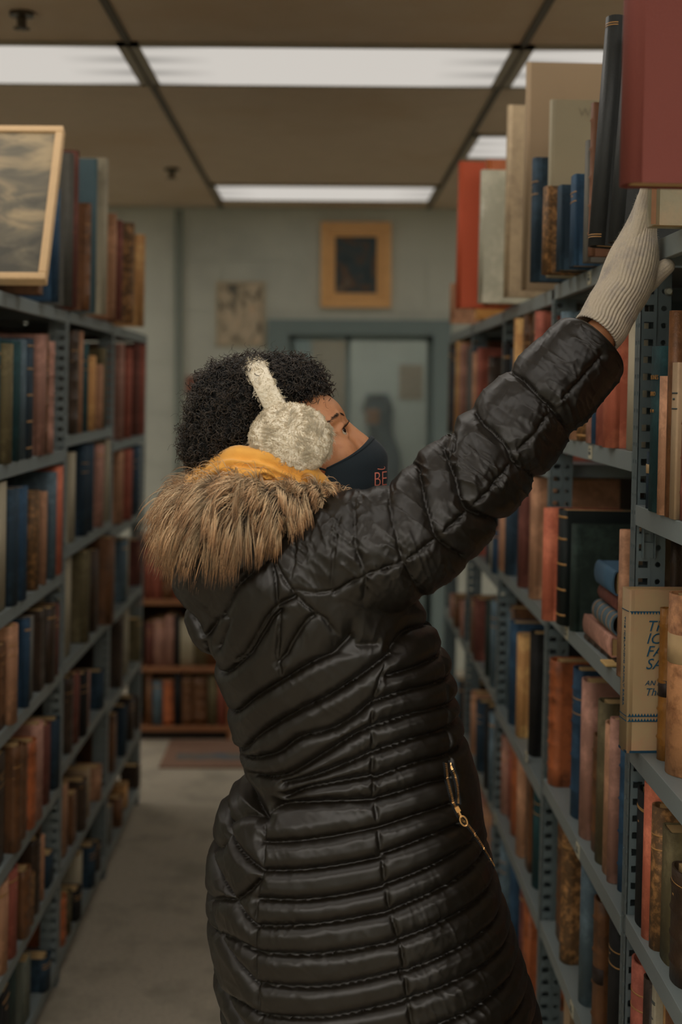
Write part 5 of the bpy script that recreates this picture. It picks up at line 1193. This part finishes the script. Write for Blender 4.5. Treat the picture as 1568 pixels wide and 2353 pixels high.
# ------------------------------------------------------------------ face mask
M_mask = mat('mask_cloth', (17, 26, 32), .85, noise=.12, scale=80, bump=.3, bscale=900, sheen=.1, k=1.6)
ridge = catmull([(851, 1003), (874, 1022), (889, 1046), (889, 1078), (888, 1108), (872, 1140), (848, 1164), (830, 1180)], 6)
edge = catmull([(750, 1068), (748, 1076), (746, 1085), (744, 1095), (744, 1105), (748, 1118), (758, 1132), (772, 1148)], 6)
def maskp(u, v):
    """u across -1 near .. 1 far, v down"""
    k = v * (len(ridge) - 1); i = min(int(k), len(ridge) - 2); f = k - i; r_ = ridge[i] * (1 - f) + ridge[i + 1] * f; e_ = edge[i] * (1 - f) + edge[i + 1] * f
    a = abs(u); p = r_ * (1 - a) + e_ * a
    bow = .016 * math.sin(PI * a) ; y = .076 * a ** .8
    q = P(p[0], p[1], DM); out = Vector((hf.x * .5, 0, 0)).normalized()
    w = q + Vector((bow * .5, 0, 0)); return Vector((w.x, DM + math.copysign(y + bow * .6, u), w.z))
mo = surf('face_mask', 61, 43, lambda a, b: maskp(a * 2 - 1, b), M_mask, PAR, .0016)
ms = surf('mask_hem', 61, 4, lambda a, b: maskp(a * 2 - 1, .005 + b * .05) + (maskp(a * 2 - 1, .03) - EAR).normalized() * .0012, M_mask, mo, .0015)
for sg in (1, -1):
    lp = PM(); a = maskp(-sg, .1); b = maskp(-sg, .75); lp.tube([(a, .0016), ((a + H(.0, .03, .078 * sg)) / 2, .0014), (H(-.005, .03, .08 * sg), .0014), (H(-.016, .0, .08 * sg), .0014), ((b + H(-.01, -.02, .07 * sg)) / 2, .0014), (b, .0016)], 8); mesh('ear_loop', lp.V, lp.F, M_mask, mo, True)
bm = bmesh.new(); bm.from_mesh(mo.data); BM_ = BVHTree.FromBMesh(bm); bm.free()
cu = bpy.data.curves.new('x', 'FONT'); cu.body = 'BE'; cu.size = 1; cu.resolution_u = 3; cu.offset = -.012
o = bpy.data.objects.new('tmp', cu); COL.objects.link(o); bpy.context.view_layer.update(); tme = bpy.data.meshes.new_from_object(o.evaluated_get(bpy.context.evaluated_depsgraph_get())); bpy.data.objects.remove(o)
bm = bmesh.new(); bm.from_mesh(tme); bmesh.ops.triangulate(bm, faces=bm.faces)
bmesh.ops.subdivide_edges(bm, edges=bm.edges, cuts=1)
xs = [v.co.x for v in bm.verts]; ys = [v.co.y for v in bm.verts]; X0, X1, Y0, Y1 = min(xs), max(xs), min(ys), max(ys); bad = []
def putm(px, py):
    h, n_ = drop(px, py, BM_)
    if h is None: return None
    if n_.dot(h - H(.05, -.03, 0)) < 0: n_ = -n_
    return h + n_ * .0024 - ray(px, py).normalized() * .0006
for v in bm.verts:
    a = (v.co.x - X0) / (X1 - X0); b = (v.co.y - Y0) / (Y1 - Y0)
    q = putm(858.5 + 27.5 * a ** .95, 1116 - 31 * b - 3.2 * a + .5)
    if q is None: bad.append(v)
    else: v.co = q
bmesh.ops.delete(bm, geom=bad, context='VERTS')
# the flourishes above and below the word
def flour(pts, w_):
    pv = None
    for (x, y) in catmull(pts, 4):
        a, b = putm(x, y - w_), putm(x, y + w_)
        if a is None or b is None: pv = None; continue
        va, vb = bm.verts.new(a), bm.verts.new(b)
        if pv: bm.faces.new((pv[0], pv[1], vb, va))
        pv = (va, vb)
flour([(865, 1077), (871, 1078), (877, 1078), (882, 1075), (880, 1072)], 1.1)
flour([(866, 1126), (868, 1120), (874, 1119), (886, 1118)], 1.1)
tme2 = bpy.data.meshes.new('mask_lettering'); bm.to_mesh(tme2); bm.free()
link('mask_lettering', tme2, mat('pink_print', (186, 108, 92), .7, noise=.05), mo)

# ------------------------------------------------------------------ knit glove
M_knit = mat('grey_knit', (160, 150, 134), .95, noise=.12, scale=160, bump=.5, bscale=700, sheen=.5, k=1.6, c2=(138, 130, 122), c2scale=30)
GL = catmull([(1371, 766, DM + .055, 56, .035), (1386, 748, DM + .06, 56, .036), (1399, 722, DM + .066, 57, .037), (1415, 694, DM + .072, 61, .039), (1434, 664, DM + .08, 60, .040), (1448, 625, DM + .088, 60, .042), (1458, 588, DM + .094, 56, .043), (1466, 552, DM + .10, 44, .043), (1474, 520, DM + .10, 34, .042), (1483, 485, DM + .098, 26, .040), (1490, 455, DM + .094, 22, .037)], 22)
nr = len(GL); na = 260; C = P_np(GL[:, 0], GL[:, 1], GL[:, 2]); T = unit(np.gradient(C, axis=0)); E = np.tile(np.array([0, 1., 0]), (nr, 1)); E = unit(E - T * (E * T).sum(1, keepdims=True)); G = np.cross(T, E)
th = np.linspace(0, 2 * PI, na, endpoint=False); rx = GL[:, 3] / S_(2.17); ry = GL[:, 4]; tt_ = np.linspace(0, 1, nr)
cuffw = np.clip((.30 - tt_) / .04, 0, 1)
rib = np.abs(np.sin(th * 22))[None, :] ** .8 * (.0017 + .0012 * cuffw)[:, None]
row_ = .00006 * np.sin(tt_ * nr * .9)[:, None] * np.ones(na)[None, :]
fold = .0022 * np.sin(tt_[:, None] * 16 + 1.2 * np.sin(th)[None, :]) * np.clip(.3 - np.abs(tt_ - .33), 0, .3)[:, None] / .3
ra = rx[:, None] + rib + row_ + fold - .001; rb2 = ry[:, None] + rib + row_ + fold
V = C[:, None, :] + G[:, None, :] * (np.cos(th)[None, :] * ra)[..., None] + E[:, None, :] * (np.sin(th)[None, :] * rb2)[..., None]
inn = C[:2][::-1]
I = np.arange(nr * na).reshape(nr, na); Q = np.stack([I[:-1], np.roll(I, -1, 1)[:-1], np.roll(I, -1, 1)[1:], I[1:]], -1).reshape(-1, 4)
# folded-in lip at the wrist, closed knuckle end
lip = []
for d_, s_c in ((-.0015, .965), (.003, .93), (.03, .90)): lip.append(C[0][None] + T[0][None] * d_ + (V[0] - C[0]) * s_c)
cap = []
for d_, s_c in ((.012, .86), (.020, .55), (.023, .15)): cap.append(C[-1][None] + T[-1][None] * d_ + (V[-1] - C[-1]) * s_c)
VV = [V.reshape(-1, 3)] + lip + cap; b0 = nr * na; QQ = [Q]
def bridge(a, b):
    A = np.arange(a, a + na); Bq = np.arange(b, b + na); QQ.append(np.stack([A, Bq, np.roll(Bq, -1), np.roll(A, -1)], -1))
bridge(0, b0); bridge(b0, b0 + na); bridge(b0 + na, b0 + 2 * na); bridge(b0 + 3 * na, (nr - 1) * na); bridge(b0 + 4 * na, b0 + 3 * na); bridge(b0 + 5 * na, b0 + 4 * na)
off = b0 + 6 * na
def finger(pts, na2=60):
    global off
    pp = catmull([(*p, r) for p, r in pts], 14); c = pp[:, :3]; r = pp[:, 3] * 1.28; t = unit(np.gradient(c, axis=0)); e = np.tile(np.array([0, 1., 0.1]), (len(c), 1)); e = unit(e - t * (e * t).sum(1, keepdims=True)); g = np.cross(t, e)
    L_ = r[-1]; ex = [(c[-1] + t[-1] * L_ * q, math.sqrt(max(1 - q * q, 1e-7))) for q in (.35, .65, .85, .96, .99999)]
    c = np.vstack([c] + [x[0][None] for x in ex]); sc = np.concatenate([np.ones(len(r)), [x[1] for x in ex]]); r = np.concatenate([r, np.full(5, r[-1])]) * sc
    e = np.vstack([e, np.tile(e[-1], (5, 1))]); g = np.vstack([g, np.tile(g[-1], (5, 1))])
    a = np.linspace(0, 2 * PI, na2, endpoint=False); rr = r[:, None] + (np.abs(np.sin(a * 8)) ** .7 * .0009)[None, :] * sc[:, None]
    v = c[:, None, :] + g[:, None, :] * (np.cos(a)[None, :] * rr)[..., None] + e[:, None, :] * (np.sin(a)[None, :] * rr)[..., None]
    i = np.arange(len(c) * na2).reshape(len(c), na2) + off; q = np.stack([i[:-1], np.roll(i, -1, 1)[:-1], np.roll(i, -1, 1)[1:], i[1:]], -1).reshape(-1, 4)
    VV.append(v.reshape(-1, 3)); QQ.append(q); off += len(c) * na2
for fg in FING: finger(fg)
finger([(p, r * 1.12) for p, r in THUMB])
glove = npmesh('knit_glove', np.vstack(VV), np.vstack(QQ), M_knit, PAR)
# wool fuzz
g = np.random.default_rng(12); N = 3500; ii = g.integers(0, nr * na, N); c = V.reshape(-1, 3)[ii]; cc = np.repeat(C, na, 0)[ii]; n_ = unit(c - cc); d = unit(n_ + .9 * g.normal(size=(N, 3))); s5 = np.linspace(0, 1, 5)[None, :, None]
strands('wool_fuzz', c[:, None, :] + d[:, None, :] * s5 * g.uniform(.0015, .004, N)[:, None, None] + unit(g.normal(size=(N, 3)))[:, None, :] * (s5 ** 2) * .0015, .00007, .00003, hairmat('fuzz', [(0, (190, 182, 168)), (1, (200, 192, 178))], .8, .1, .1, trans=.5), glove)
# far hand's glove
gf = PM(); gf.tube([(HL + Vector((-.008, 0, .02)), .033), (HL, .032), (HL + Vector((.02, 0, -.05)), .022, .041), (HL + Vector((.035, 0, -.09)), .020, .044)], 16)
for k in range(4):
    q = HL + Vector((.035, -.03 + .02 * k, -.09)); gf.tube([(q, .0115), (q + Vector((.012, 0, -.04 - .005 * (k in (1, 2)))), .0105), (q + Vector((.006, 0, -.075 - .008 * (k in (1, 2)))), .0095)], 10)
gf.tube([(HL + Vector((.03, -.03, -.04)), .013), (HL + Vector((.055, -.045, -.075)), .0115), (HL + Vector((.06, -.045, -.10)), .0105)], 10)
link('knit_glove', gf.fuse(.003, 2), M_knit, PAR, True)
